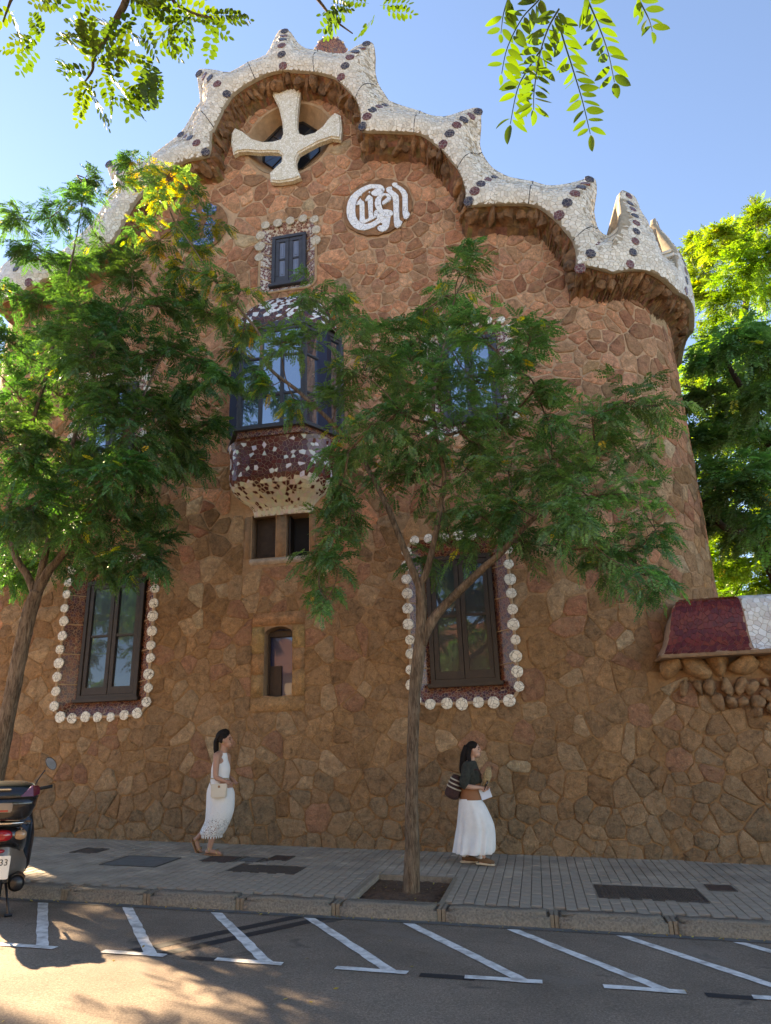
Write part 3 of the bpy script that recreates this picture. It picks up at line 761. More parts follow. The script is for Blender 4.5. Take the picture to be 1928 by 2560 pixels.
# ---- rough rocks under the parapet
ico = bmesh.new(); bmesh.ops.create_icosphere(ico, subdivisions=2, radius=1)
IV = [v.co.copy() for v in ico.verts]; IF = [tuple(v.index for v in f.verts) for f in ico.faces]; ico.free()
def rock(c, ax, sx, sy, sz, rnd, jag=.22):
    """ax: 3x3 columns; jagged lump"""
    k = [Vector((rnd.uniform(-1, 1), rnd.uniform(-1, 1), rnd.uniform(-1, 1))).normalized() for _ in range(7)]
    kd = [rnd.uniform(.42, .8) for _ in k]; out = []
    for v in IV:
        p = v.copy()
        for n, d in zip(k, kd):
            t = p.dot(n)
            if t > d: p = p-n*(t-d)
        p *= 1+rnd.uniform(-jag, jag)*.55
        out.append(c+ax @ Vector((p.x*sx, p.y*sy, p.z*sz)))
    return out, IF
V = []; Fc = []; rz = random.Random(19); nb = 6
for i in range(NT*2+1):
    t = min(i/4.0, len(PAIRS)-1.0001); U, L = ribbon(t); d = L-U; d = d/np.linalg.norm(d); dd = np.array([d[0]*.6, d[1]*.6-.4]); dd /= np.linalg.norm(dd)
    for s, o in ((-.10, .40), (.0, .40), (.06, .33), (.14, .24), (.24, .12), (.36, -.03)):
        p = L+dd*(s+(rz.uniform(-.03, .03) if s > 0 else 0)); V.append(wp(p[0], p[1], o+(rz.uniform(-.05, .05) if s > .01 else 0)))
for i in range(NT*2):
    for j in range(nb-1): Fc.append((i*nb+j, (i+1)*nb+j, (i+1)*nb+j+1, i*nb+j+1))
m = mesh('eave_bed', V, Fc); setcol(m, [tuple(c*rz.uniform(.75, 1.1) for c in (.25, .13, .06)) for _ in Fc]); put('eave_bed', m, M['roughrock'], gate)
rr = random.Random(9); acc = 0; last = None; nrock = 0
for i in range(NT*3):
    t = i/6.0
    if t > len(PAIRS)-1.01: break
    U, L = ribbon(t)
    if L[0] > 9.4 or L[0] < -6: continue
    p = np.array(L)
    if last is not None and np.linalg.norm(p-last) < acc: continue
    last = p; acc = rr.uniform(.09, .19)
    d = L-U; d = d/np.linalg.norm(d)
    # hang from the lower edge towards the wall
    dd = np.array([d[0]*.6, d[1]*.6-.4]); dd /= np.linalg.norm(dd)
    c2 = L+dd*rr.uniform(.02, .12); off = rr.uniform(.16, .30)
    c = Vector(wp(c2[0], c2[1], off)); c0 = Vector(wp(c2[0]+dd[0]*.1, c2[1]+dd[1]*.1, off-.12))
    az = (c0-c).normalized(); ay = Vector(wp(c2[0], c2[1], off+.1))-c; ax = az.cross(ay).normalized(); ay = ax.cross(az)
    A = Matrix((ax, ay, az)).transposed()
    v, f = rock(c, A @ Matrix.Rotation(rr.uniform(-.35, .35), 3, 'Y'), rr.uniform(.08, .18), rr.uniform(.13, .20), rr.uniform(.13, .28), rr)
    m = mesh('eave_rock', v, f); k = rr.uniform(.7, 1.15); cc = rr.choice([(.30, .155, .075), (.25, .13, .06), (.35, .19, .095), (.21, .11, .055)])
    setcol(m, [tuple(q*k for q in cc)]*len(f)); put('eave_rock', m, M['roughrock'], gate); nrock += 1

# ---- windows
def ring(rect, n=9, rad=.22):
    u0, u1, z0, z1 = rect; pts = []
    for (cx, cz, a0) in ((u1-rad, z0+rad, -pi/2), (u1-rad, z1-rad, 0), (u0+rad, z1-rad, pi/2), (u0+rad, z0+rad, pi)):
        pts += [(cx+rad*cos(a0+pi/2*k/n), cz+rad*sin(a0+pi/2*k/n)) for k in range(n+1)]
    return pts
def fill_ring(rect, pts, off, name, mat, parent):
    """flat collar between a rectangular opening and an inner outline"""
    u0, u1, z0, z1 = rect; cx, cz = (u0+u1)/2, (z0+z1)/2; n = len(pts); V = []; Fc = []
    outp = []
    for a, b in pts:
        dx, dz = a-cx, b-cz; k = min(((u1-cx)/abs(dx)) if abs(dx) > 1e-6 else 1e9, ((z1-cz)/abs(dz)) if abs(dz) > 1e-6 else 1e9)
        outp.append((cx+dx*k, cz+dz*k))
    V = [wp(a, b, off) for a, b in outp]+[wp(a, b, off) for a, b in pts]
    Fc = [(i, (i+1) % n, n+(i+1) % n, n+i) for i in range(n)]
    for k, c in enumerate(((u1, z0), (u1, z1), (u0, z1), (u0, z0))):   # corner fills
        i = min(range(n), key=lambda j: (outp[j][0]-c[0])**2+(outp[j][1]-c[1])**2)
        V.append(wp(c[0], c[1], off)); b_ = len(V)-1
        Fc += [(b_, (i+1) % n, i), (b_, i, (i-1) % n)]
    return put(name, mesh(name, V, Fc), mat, parent)
def along(pts, step, start=0.0):
    out = []; n = len(pts); per = [math.dist(pts[i], pts[(i+1) % n]) for i in range(n)]; tot = sum(per); k = max(3, round(tot/step)); st = tot/k
    d = start; i = 0; acc_ = 0
    for j in range(k):
        t = (start+j*st) % tot; s = 0
        for i in range(n):
            if s+per[i] >= t:
                w = (t-s)/per[i]; a, b = pts[i], pts[(i+1) % n]; out.append((a[0]+(b[0]-a[0])*w, a[1]+(b[1]-a[1])*w)); break
            s += per[i]
    return out
def bars(b, rects, y0, y1, bev=.006):
    for r in rects: b.box((r[0], y0, r[2]), (r[1], y1, r[3]), bev)
def window(nm_, mos, frame, gl, discr=.094, dstep=.25, mull=True, shutters=False, skip_bottom=False):
    w = WINS[nm_]; o, i, d = w['o'], w['i'], w['d']
    ro = ring(o, 6, .26 if d > .15 else .2); n = len(ro)
    # inner outline: rays towards the inner rectangle
    ci, cz = (i[0]+i[1])/2, (i[2]+i[3])/2
    ri = []
    for a, b in ro:
        ri.append((min(max(a, i[0]), i[1]), min(max(b, i[2]), i[3])))
    V = [wp(a, b, .035) for a, b in ro]+[wp(a, b, -d) for a, b in ri]
    sur = put('window_surround', mesh('window_surround', V, [(k, (k+1) % n, n+(k+1) % n, n+k) for k in range(n)]), mos, gate)
    fill_ring(o, ro, -.002, 'window_collar', M['mortar'], gate)
    # rim of the surround stands proud of the wall
    b = MB(); b.tube([wp(a, c, .018) for a, c in ro], .03, 6, closed=True); b.build('rim', M['plaster'], sur, True)
    for a, c in along(ro, dstep, .1):
        a += random.uniform(-.012, .012); c += random.uniform(-.015, .015)
        if skip_bottom and c < 11.25: continue
        q = random.uniform(.86, 1.06)
        v, f = disc_mesh(wp(a, c, .035), (random.uniform(-.06, .06), -1, random.uniform(-.06, .06)), discr*q, .009, 18); put('disc', mesh('disc', v, f), M['discwhite'], sur)
    # grout ribs dividing the reveal
    nr = 4
    for k in range(1, nr+1):
        z = i[2]+(i[3]-i[2])*(k-.5)/nr
        for ou, iu in ((o[0], i[0]), (o[1], i[1])):
            b = MB(); b.tube([wp(ou, z+.01, .03), wp(iu, z, -d+.012)], .012, 5); b.build('rib', M['plaster'], sur)
    yf = d-.03
    win = MB(); fw = .075
    bars(win, [(i[0], i[1], i[2], i[2]+fw), (i[0], i[1], i[3]-fw, i[3]), (i[0], i[0]+fw, i[2]+fw, i[3]-fw), (i[1]-fw, i[1], i[2]+fw, i[3]-fw)], yf-.05, yf+.07)
    win.box((i[0]-.05, yf-.10, i[2]-.05), (i[1]+.05, yf+.05, i[2]+.012), .008)
    wo = win.build('window', frame, gate)
    c = (i[0]+i[1])/2; zm = i[2]+(i[3]-i[2])*.52
    for l0, l1 in ((i[0]+fw, c), (c, i[1]-fw)):
        b = MB(); s = .085
        bars(b, [(l0+.004, l1-.004, i[2]+fw+.004, i[2]+fw+s+.05), (l0+.004, l1-.004, i[3]-fw-s, i[3]-fw-.004), (l0+.004, l0+s, i[2]+fw+s+.05, i[3]-fw-s), (l1-s, l1-.004, i[2]+fw+s+.05, i[3]-fw-s)], yf-.03, yf+.03)
        b.box((l0+s, yf-.022, zm-.022), (l1-s, yf+.022, zm+.022), .004)
        sa = b.build('sash', frame, wo)
        for z0, z1 in ((i[2]+fw+s+.05, zm-.022), (zm+.022, i[3]-fw-s)):
            p = MB(); a = random.uniform(-.008, .008); e = random.uniform(-.008, .008)
            if shutters:
                p.box((l0+s, yf+.0, z0), (l1-s, yf+.02, z1)); p.box((l0+s+.04, yf-.012, z0+.05), (l1-s-.04, yf+.01, z1-.05), .006)
                p.build('pane', M['shutterblue'], wo)
            else:
                p.add([(l0+s, yf+.004+a, z0), (l1-s, yf+.004-a, z0), (l1-s, yf+.004-a+e, z1), (l0+s, yf+.004+a+e, z1)], [(0, 1, 2, 3)])
                p.build('pane', gl, wo)
    b = MB(); b.add([(i[0]-.3, yf+.10, i[2]-.3), (i[1]+.3, yf+.10, i[2]-.3), (i[1]+.3, yf+.10, i[3]+.3), (i[0]-.3, yf+.10, i[3]+.3)], [(0, 1, 2, 3)]); b.build('backing', M['dark'], wo)
    return wo
window('lower_left', M['redmosaic'], M['wood'], M['glass'])
window('lower_right', M['redmosaic'], M['wood'], M['glass'])
window('middle_right', M['redmosaic2'], M['greyframe'], M['glassb'], .085, .25)
window('middle_left', M['redmosaic2'], M['greyframe'], M['glassb'], .085, .25)
dw_ = M['discwhite']; M['discwhite'] = crackle('disctan', [(.50, .42, .31), (.56, .48, .36), (.44, .37, .27)], (.2, .16, .12), 17, .026)
window('attic', M['redmosaic2'], M['greyframe'], M['glassb'], .11, .27, shutters=True, skip_bottom=True)
M['discwhite'] = dw_

# slit window with dressed jamb blocks
def block(name, rect, h, mat, parent, seed, off0=-.03, rnd=.02):
    u0, u1, z0, z1 = rect; rb = random.Random(seed); b = bmesh.new(); bmesh.ops.create_cube(b, size=1)
    for q in b.verts: q.co = Vector(((u0+u1)/2+q.co.x*(u1-u0), -(off0+h)/2+q.co.y*(h-off0), (z0+z1)/2+q.co.z*(z1-z0)))
    bmesh.ops.bevel(b, geom=b.edges[:], offset=min(rnd, .3*(h-off0)), segments=2, affect='EDGES')
    for q in b.verts: q.co += Vector((rb.uniform(-.006, .006), rb.uniform(-.006, .006), rb.uniform(-.006, .006)))
    m = bpy.data.meshes.new(name); b.to_mesh(m); b.free(); m.polygons.foreach_set('use_smooth', [True]*len(m.polygons))
    return put(name, m, mat, parent)
h = HOLES['slit']; au = (h[0]+h[1])/2; aw = (h[1]-h[0])/2
arch = [(h[0], h[2]+.03), (h[1], h[2]+.03), (h[1], 3.42)]+[(au+aw*cos(a), 3.42+.13*sin(a)) for a in np.linspace(0.2, pi-.2, 9)]+[(h[0], 3.42)]
arch[1:1] = [(au, h[2])]
n = len(arch)
slit = put('slit_window', mesh('slit_window', [wp(a, b, .0) for a, b in arch]+[wp(a, b, -.30) for a, b in arch], [(k, (k+1) % n, n+(k+1) % n, n+k) for k in range(n)]), M['reveal'], gate)
fill_ring(h, arch, .0, 'slit_collar', M['reveal'], gate)
b = MB(); b.add([(h[0]-.05, .27, h[2]-.1), (h[1]+.05, .27, h[2]-.1), (h[1]+.05, .27, h[3]+.1), (h[0]-.05, .27, h[3]+.1)], [(0, 1, 2, 3)]); b.build('pane', glass('slitglass', .07, (.012, .018, .07)), slit)
b = MB(); b.box((h[0], .2, 3.40), (h[1], .26, 3.5), .005); b.box((h[0], .21, h[2]), (h[0]+.03, .26, 3.40)); b.box((h[0]+.03, .235, h[2]), (h[0]+.24, .262, 2.90), .004); b.build('shutter', M['wood2'], slit)
for k, rc in enumerate(((-.51, -.288, 2.36, 2.735), (-.51, -.288, 2.742, 3.095), (-.51, -.288, 3.102, 3.56), (.228, .45, 2.36, 2.80), (.228, .45, 2.807, 3.16), (.228, .45, 3.167, 3.56), (-.51, .45, 3.568, 3.80), (-.51, .45, 2.12, 2.352))):
    o = block('jamb_block', rc, .022, M['stone'], slit, k); setcol(o.data, [tuple(c*random.uniform(.95, 1.1) for c in (.42, .235, .105))]*len(o.data.polygons))
# twin openings
for nm2, hh in (('left', HOLES['twin1']), ('right', HOLES['twin2'])):
    u0, u1, z0, z1 = hh; b = MB()
    pts = [(u0, z0), (u1, z0), (u1, z1), (u0, z1)]
    b.add([wp(a, c, 0) for a, c in pts]+[wp(a, c, -.32) for a, c in pts], [(k, (k+1) % 4, 4+(k+1) % 4, 4+k) for k in range(4)])
    tw = b.build('wall_opening', M['reveal'], gate)
    b = MB(); b.add([(u0-.05, .33, z0-.05), (u1+.05, .33, z0-.05), (u1+.05, .33, z1+.05), (u0-.05, .33, z1+.05)], [(0, 1, 2, 3)]); b.build('backing', M['dark'], tw)
    b = MB(); y = .20
    if nm2 == 'left':
        b.box((u0+.02, y, z0), (u1, y+.04, z1-.02), .004); b.box((u0+.10, y-.012, z0+.10), (u1-.06, y+.01, z1-.12), .008); b.box((u0+.15, y-.022, z0+.2), (u1-.11, y, z1-.2), .006)
        b.build('shutter', M['wood2'], tw)
    else:
        b.box((u0+.02, y-.1, z0), (u0+.05, y+.14, z1-.02), .004); b.build('shutter', M['wood'], tw)
o = block('sill', (-.60, .55, 4.68, 4.79), .04, M['sill'], gate, 5)
o = block('mullion_block', (-.105, .075, 4.80, 5.61), .015, M['reveal'], gate, 6)
o = block('jamb_block', (-.72, -.585, 4.80, 5.60), .015, M['reveal'], gate, 7)
o = block('jamb_block', (.53, .66, 4.80, 5.58), .015, M['reveal'], gate, 8)

# ---- oculus with the mosaic cross
circ = [(OC[0]+.98*cos(2*pi*k/48), OC[1]+.98*sin(2*pi*k/48)) for k in range(48)]
fill_ring(HOLES['oculus'], circ, .0, 'oculus_collar', M['plaster'], gate)
octo = []
for k in range(48):
    a = 2*pi*k/48; kk = math.floor((a+pi/8)/(pi/4)); am = kk*pi/4; r = .72*cos(pi/8)/max(.3, cos(a-am)); octo.append((OC[0]-.06+r*cos(a), OC[1]+.10+r*sin(a)))
V = [wp(a, b, .012) for a, b in circ]+[wp(a, b, -.10) for a, b in [(OC[0]+.9*cos(2*pi*k/48), OC[1]+.04+.9*sin(2*pi*k/48)) for k in range(48)]]+[wp(a, b, -.34) for a, b in octo]
oc = put('oculus', mesh('oculus', V, [(r*48+k, r*48+(k+1) % 48, (r+1)*48+(k+1) % 48, (r+1)*48+k) for r in (0, 1) for k in range(48)], True), M['plaster'], gate)
b = MB(); b.tube([(a, .33, c) for a, c in octo], .03, 4, closed=True); b.build('oculus_frame', M['wood'], oc)
b = MB()
for k in range(4):
    a = pi/4*k; b.tube([(OC[0]-.06-.7*cos(a), .34, OC[1]+.1-.7*sin(a)), (OC[0]-.06+.7*cos(a), .34, OC[1]+.1+.7*sin(a))], .012, 4)
b.build('glazing_bars', M['wood'], oc)
for k in range(8):
    a0, a1 = pi/8+pi/4*k, pi/8+pi/4*(k+1); R = .72; c = (OC[0]-.06, OC[1]+.1); ti = random.uniform(-.01, .01)
    p = mesh('pane', [(c[0], .35+ti, c[1]), (c[0]+R*cos(a0), .35-ti, c[1]+R*sin(a0)), (c[0]+R*cos(a1), .35+ti, c[1]+R*sin(a1))], [(0, 1, 2)]); put('pane', p, M['glass'], oc)
cpx = [(790, 422), (835, 408), (932, 405), (920, 450), (912, 520), (910, 575), (918, 612), (945, 622), (990, 610), (1030, 580), (1055, 545), (1085, 517), (1112, 530), (1118, 590), (1112, 640), (1070, 634), (1010, 655), (960, 682), (918, 706),
       (905, 735), (908, 770), (928, 815), (890, 830), (830, 840), (787, 836), (785, 795), (815, 765), (838, 745), (842, 715), (825, 700), (780, 698), (730, 700), (680, 695), (640, 698), (615, 712), (605, 660), (608, 610), (622, 588), (655, 603), (700, 638), (750, 652), (800, 650), (835, 640), (846, 615), (842, 560), (825, 490)]
cp = [onY(*r1(*p), -.17) for p in cpx]; cp = [(p[0], p[2]) for p in cp]
bm = bmesh.new(); vs = [bm.verts.new((a, -.17, c)) for a, c in cp]; fc = bm.faces.new(vs); bm.normal_update()
ex = bmesh.ops.extrude_face_region(bm, geom=[fc])
for q in ex['geom']:
    if isinstance(q, bmesh.types.BMVert): q.co.y += .14
bmesh.ops.recalc_face_normals(bm, faces=bm.faces)
fe = [e for e in bm.edges if e.verts[0].co.y < -.15 and e.verts[1].co.y < -.15]
bmesh.ops.bevel(bm, geom=fe, offset=.035, segments=3, affect='EDGES')
m = bpy.data.meshes.new('cross'); bm.to_mesh(m); bm.free(); put('cross', m, M['crossmosaic'], gate)

# ---- mosaic lettering on the wall
def lt(x, y):
    p = onY(840+x/7.573, 430+y/7.573, -.06); return (p[0], p[2])
LET = {'letter_g': [(925,335),(900,280),(850,250),(760,238),(650,240),(560,270),(460,320),(360,390),(280,470),(230,570),(207,690),(205,780),(225,880),(275,980),(350,1060),(430,1100),(530,1110),(620,1090),(720,1050),(800,990),(850,962),(885,985),(872,1022),(835,1018),(795,1040),(788,1080),(820,1120),(880,1138),(950,1110),(1000,1050),(1020,960),(1032,870),(1042,838),(1085,810),(1080,765),(1050,735),(980,718),(915,718),(850,735),(800,740),(755,725),(715,780),(722,825),(760,850),(790,880),(745,925),(650,975),(560,995),(480,975),(420,920),(380,840),(365,740),(370,640),(395,540),(440,470),(500,410),(580,350),(680,315),(775,320),(720,350),(680,380),(668,410),(690,440),(740,460),(800,455),(860,425),(905,385)],
       'letter_u': [(470,505),(490,545),(530,565),(540,600),(545,860),(560,912),(618,888),(625,860),(605,540),(560,560),(555,535),(590,470),(630,440),(690,480),(702,520),(700,800),(715,845),(770,832),(778,850),(700,900),(640,930),(545,975),(510,975),(450,940),(455,860),(450,620),(395,635),(390,615),(420,560)],
       'letter_e': [(945,415),(1010,430),(1050,480),(1048,530),(1000,570),(890,635),(875,600),(885,575),(970,500),(965,465),(930,455),(880,480),(855,530),(855,600),(880,700),(930,770),(980,810),(1030,840),(985,865),(920,860),(850,810),(790,740),(750,670),(738,600),(755,530),(800,470),(870,425)],
       'letter_l': [(950,320),(990,290),(1060,285),(1065,350),(1130,395),(1185,450),(1195,520),(1200,880),(1215,920),(1258,945),(1230,1020),(1160,1068),(1115,1040),(1100,960),(1085,560),(1070,480),(1020,420),(960,370)],
       'letter_l.001': [(1062,235),(1100,205),(1160,215),(1165,250),(1250,295),(1320,360),(1360,430),(1365,740),(1400,800),(1370,870),(1325,902),(1285,880),(1265,800),(1262,480),(1235,400),(1180,330),(1110,290),(1075,270)]}
n = 40; cu, cz = 1.97, 12.08; M['letterbed'] = simple('letterbed', (.27, .135, .065), .93, .5, 9.0, .9, 30, dist=.03)
b = MB(); pl = [(cu+.735*cos(2*pi*k/n)*(1+.02*sin(5*k)), cz+.70*sin(2*pi*k/n)*(1+.02*sin(3*k))) for k in range(n)]
v, f = poly_ext(pl, .05, .018, lambda a, c, o: wp(a, c, o)); v2 = v; b.add(v, f); let = b.build('wall_lettering', M['letterbed'], gate)
for k, pts in LET.items():
    pp = [lt(*p) for p in pts]; d = .085 if k == 'letter_e' else .074
    v, f = poly_ext(pp, d, .045, lambda a, c, o: wp(a, c, o)); put(k.split('.')[0], mesh(k, v, f), M['lettermosaic'], let)
for x_, y_ in ((475, 445), (637, 393)):
    a, c = lt(x_, y_); v, f = disc_mesh(wp(a, c, .06), (0, -1, 0), .022, .014, 10); put('letter_dot', mesh('letter_dot', v, f), M['lettermosaic'], let)
# companion medallion left of the gable, mostly behind leaves
b = MB(); v, f = poly_ext([(-1.95+.62*cos(2*pi*k/n), 12.35+.66*sin(2*pi*k/n)) for k in range(n)], .05, .018, lambda a, c, o: wp(a, c, o)); b.add(v, f); med = b.build('wall_medallion', M['letterbed'], gate)
for (a0, c0, w, hh) in ((-1.75, 12.75, .16, .14), (-1.72, 12.25, .14, .26), (-2.1, 12.5, .12, .3), (-2.25, 12.05, .2, .1), (-1.85, 11.92, .25, .09)):
    v, f = poly_ext([(a0+w*cos(2*pi*k/14)*(1+.15*sin(k*2.1)), c0+hh*sin(2*pi*k/14)*(1+.15*cos(k*1.7))) for k in range(14)], .07, .04, lambda a, c, o: wp(a, c, o)); put('blue_piece', mesh('blue_piece', v, f), M['bluemosaic'], med)

# ---- bay window
def bay_pos(aw, bd, th):      # plan: rounded D, th 0 = left end, 1 = right end
    x_ = np.interp(th, BT[:, 2], BT[:, 0]); y_ = np.interp(th, BT[:, 2], BT[:, 1])
    return (float(x_)*aw, float(y_)*bd)
BT = []
for k in range(401):
    a = pi*(1-k/400); c, s = cos(a), sin(a); BT.append((math.copysign(abs(c)**.66, c), -(abs(s)**.66), 0))
BT = np.array(BT); dl = np.hypot(np.diff(BT[:, 0]), np.diff(BT[:, 1])*.72); BT[1:, 2] = np.cumsum(dl)/dl.sum()
BC = .03
prof = [(5.57, .55, .06), (5.70, .57, .10), (5.80, .66, .26), (5.90, .80, .46), (6.00, .90, .60), (6.12, .955, .68), (6.30, .965, .70), (6.55, .955, .70), (6.72, .97, .72), (6.84, 1.0, .75)]
pz = [p[0] for p in prof]; pa = [p[1] for p in prof]; pb = [p[2] for p in prof]
sv_ = [0.0]
for i in range(1, len(prof)): sv_.append(sv_[-1]+math.hypot(prof[i][0]-prof[i-1][0], prof[i][2]-prof[i-1][2]))
def skirt(u, v, off):
    z = float(np.interp(v, sv_, pz)); aw, bd = np.interp(z, pz, pa), np.interp(z, pz, pb); x_, y_ = bay_pos(aw+off, bd+off, u/2.6); return (BC+x_, y_, z)
V = []; Fc = []; nu = 36
for z in np.linspace(0, sv_[-1], 20):
    for k in range(nu+1): V.append(skirt(2.6*k/nu, z, 0))
for j in range(19):
    for k in range(nu): q = j*(nu+1)+k; Fc.append((q, q+1, q+nu+2, q+nu+1))
bayo = put('bay_window', mesh('bay_window', V, Fc, True), M['darkgrout'], gate)
tb = MB(); rb = random.Random(4)
SV = sv_[-1]
for (a, c), poly in cells(0.02, 2.58, 0.01, SV, .066, .080, .44, .12, 77):
    q = inset([(min(max(x_, 0.005), 2.595), min(max(z_, .002), SV-.002)) for x_, z_ in poly], .004)
    c = float(np.interp(c, sv_, pz))
    if not q or area(q) < .0008: continue
    k = rb.random()
    if c > 6.06:
        col = (.72, .72, .72) if k < .15 else rb.choice([(.115, .028, .022), (.14, .035, .025), (.10, .03, .03), (.13, .045, .04)])
        if a < .45 and k > .5: col = (.55, .5, .52)
        if 1.9 < a < 2.4 and 6.3 < c and k > .3: col = (.24, .17, .19)
    else: col = rb.choice([(.11, .03, .022), (.08, .025, .02)]) if k < (.34 if c > 5.85 else .16) and c > 5.72 else (.62, .58, .46)
    if c < 6.06 and col[0] < .3: q = inset(q, .010) or q
    if c < 6.06 and col[0] > .3 and k < .9: q2 = inset(poly, .001) or q; q = q2
    v, f = tile_geo([(min(max(x_, 0.005), 2.595), min(max(z_, .002), SV-.002)) for x_, z_ in q], .006, skirt); tb.add(v, f, tuple(x_*rb.uniform(.9, 1.1) for x_ in col))
tb.build('skirt_tiles', M['tile'], bayo, kind='stuff')
# faceted glazed storey
PLN = [(-1.04, -.02), (-.60, -.78), (.62, -.78), (1.10, -.02)]
def slab(z0, z1, grow, mat, name):
    pts = [(BC+PLN[0][0]-grow, .12), (BC+PLN[0][0]-grow, PLN[0][1]), (BC+PLN[1][0]-grow*.5, PLN[1][1]-grow), (BC+PLN[2][0]+grow*.5, PLN[2][1]-grow), (BC+PLN[3][0]+grow, PLN[3][1]), (BC+PLN[3][0]+grow, .12)]
    v, f = poly_ext(pts, z0, z1, lambda a, c, o: (a, c, o)); b = MB(); b.add(v, f); return b.build(name, mat, bayo)
slab(6.83, 6.95, .02, M['redmosaic'], 'sill_band'); slab(6.95, 7.01, .10, M['greyframe'], 'sill')
slab(9.02, 9.14, .06, M['greyframe'], 'head_band')
for k in range(3):
    a = Vector((BC+PLN[k][0], PLN[k][1], 0)); c = Vector((BC+PLN[k+1][0], PLN[k+1][1], 0)); L = (c-a).length
    T = Matrix.Translation(a) @ (c-a).to_track_quat('X', 'Z').to_matrix().to_4x4()
    # local x along facet; outward is -y
    nn = 3 if k == 1 else 2
    b = MB(); b.box((-.03, -.04, 7.0), (.05, .05, 9.03), .006, T); b.box((L-.05, -.04, 7.0), (L+.03, .05, 9.03), .006, T); b.box((.05, -.03, 7.0), (L-.05, .03, 7.06), .004, T); b.box((.05, -.03, 8.96), (L-.05, .03, 9.03), .004, T)
    for j in range(1, nn): b.box((L*j/nn-.035, -.032, 7.06), (L*j/nn+.035, .032, 8.96), .005, T)
    b.box((.05, -.022, 7.62), (L-.05, .02, 7.66), .003, T); b.box((.05, -.022, 8.40), (L-.05, .02, 8.44), .003, T)
    b.build('frame', M['greyframe'], bayo)
    for j in range(nn):
        for z0, z1 in ((7.06, 7.62), (7.66, 8.40), (8.44, 8.96)):
            x0, x1 = L*j/nn+.035, L*(j+1)/nn-.035; ti = random.uniform(-.008, .008); e = random.uniform(-.008, .008)
            p = [T @ Vector(q) for q in ((x0, ti, z0), (x1, -ti, z0), (x1, -ti+e, z1), (x0, ti+e, z1))]
            put('pane', mesh('pane', p, [(0, 1, 2, 3)]), M['glassb'], bayo)
b = MB(); b.box((BC+PLN[0][0]+.12, -.5, 7.0), (BC+PLN[3][0]-.12, -.02, 9.0)); b.build('interior', M['navy'], bayo)
b = MB(); b.tube([(BC+1.13, -.02, 7.05), (BC+1.13, -.02, 8.95)], .05, 8); b.build('blind_roll', M['greyframe'], bayo)
# mosaic half dome over the bay
prof2 = [(9.10, 1.06, .78), (9.3, 1.02, .74), (9.55, .95, .66), (9.8, .80, .52), (10.0, .58, .34), (10.14, .40, .16), (10.2, .36, .06)]
qz = [p[0] for p in prof2]; qa = [p[1] for p in prof2]; qb = [p[2] for p in prof2]
sc_ = [0.0]
for i in range(1, len(prof2)): sc_.append(sc_[-1]+math.hypot(prof2[i][0]-prof2[i-1][0], prof2[i][2]-prof2[i-1][2]))
def cap(u, v, off):
    z = float(np.interp(v, sc_, qz)); aw, bd = np.interp(z, qz, qa), np.interp(z, qz, qb); x_, y_ = bay_pos(aw+off, bd+off, u/2.6); return (BC+.04+x_, y_, z)
V = []; Fc = []
for z in np.linspace(0, sc_[-1], 18):
    for k in range(nu+1): V.append(cap(2.6*k/nu, z, 0))
for j in range(17):
    for k in range(nu): q = j*(nu+1)+k; Fc.append((q, q+1, q+nu+2, q+nu+1))
capo = put('bay_dome', mesh('bay_dome', V, Fc, True), M['grout'], gate)
b = MB(); ctop = [cap(2.6*k/nu, sc_[-1], 0) for k in range(nu+1)]; b.add([(BC+.04, 0, 10.22)]+ctop, [(0, k+1, k+2) for k in range(nu)]); b.build('dome_cap', M['crossmosaic'], capo)
tb = MB()
for (a, c), poly in cells(0.02, 2.58, .01, sc_[-1], .068, .085, .44, .12, 78):
    q = inset([(min(max(x_, 0.005), 2.595), min(max(z_, .003), sc_[-1]-.003)) for x_, z_ in poly], .004)
    c = float(np.interp(c, sc_, qz))
    if not q or area(q) < .0008: continue
    k = rb.random(); pw = .36+.35*max(0, (c-9.9)/.3)+(.45 if a < .4 else 0)
    col = (.72, .73, .74) if k < pw else rb.choice([(.115, .045, .045), (.14, .06, .055), (.085, .04, .045), (.06, .05, .07)])
    v, f = tile_geo(q, .006, cap); tb.add(v, f, col)
tb.build('dome_tiles', M['tile'], capo, kind='stuff')

# ================================================================== GARDEN WALL on the right
gw = thing('garden_wall', (9.3, .2, 0), 'low rubble garden wall with red and white mosaic coping beside the gatehouse', 'wall')
GX0, GX1 = 5.95, 13.0; GY = -.06; GT = 2.36
def gp(u, z, off): return (u, GY-off+.12*max(0, min(1, (6.6-u)/.6))**2, z)
V = []; Fc = []; xs = np.linspace(GX0, GX1, 30); zz = np.linspace(-.9, GT+.1, 10)
for x_ in xs:
    for z_ in zz: V.append(gp(x_, z_, 0))
for i in range(29):
    for j in range(9): Fc.append((i*10+j, (i+1)*10+j, (i+1)*10+j+1, i*10+j+1))
nV = len(V); V += [(GX0+.5, .6, -.9), (GX1, .6, -.9), (GX1, .6, GT+.1), (GX0+.5, .6, GT+.1)]; Fc.append((nV+1, nV, nV+3, nV+2))
gwall = put('wall', mesh('garden_wall_body', V, Fc), M['mortar'], gw)
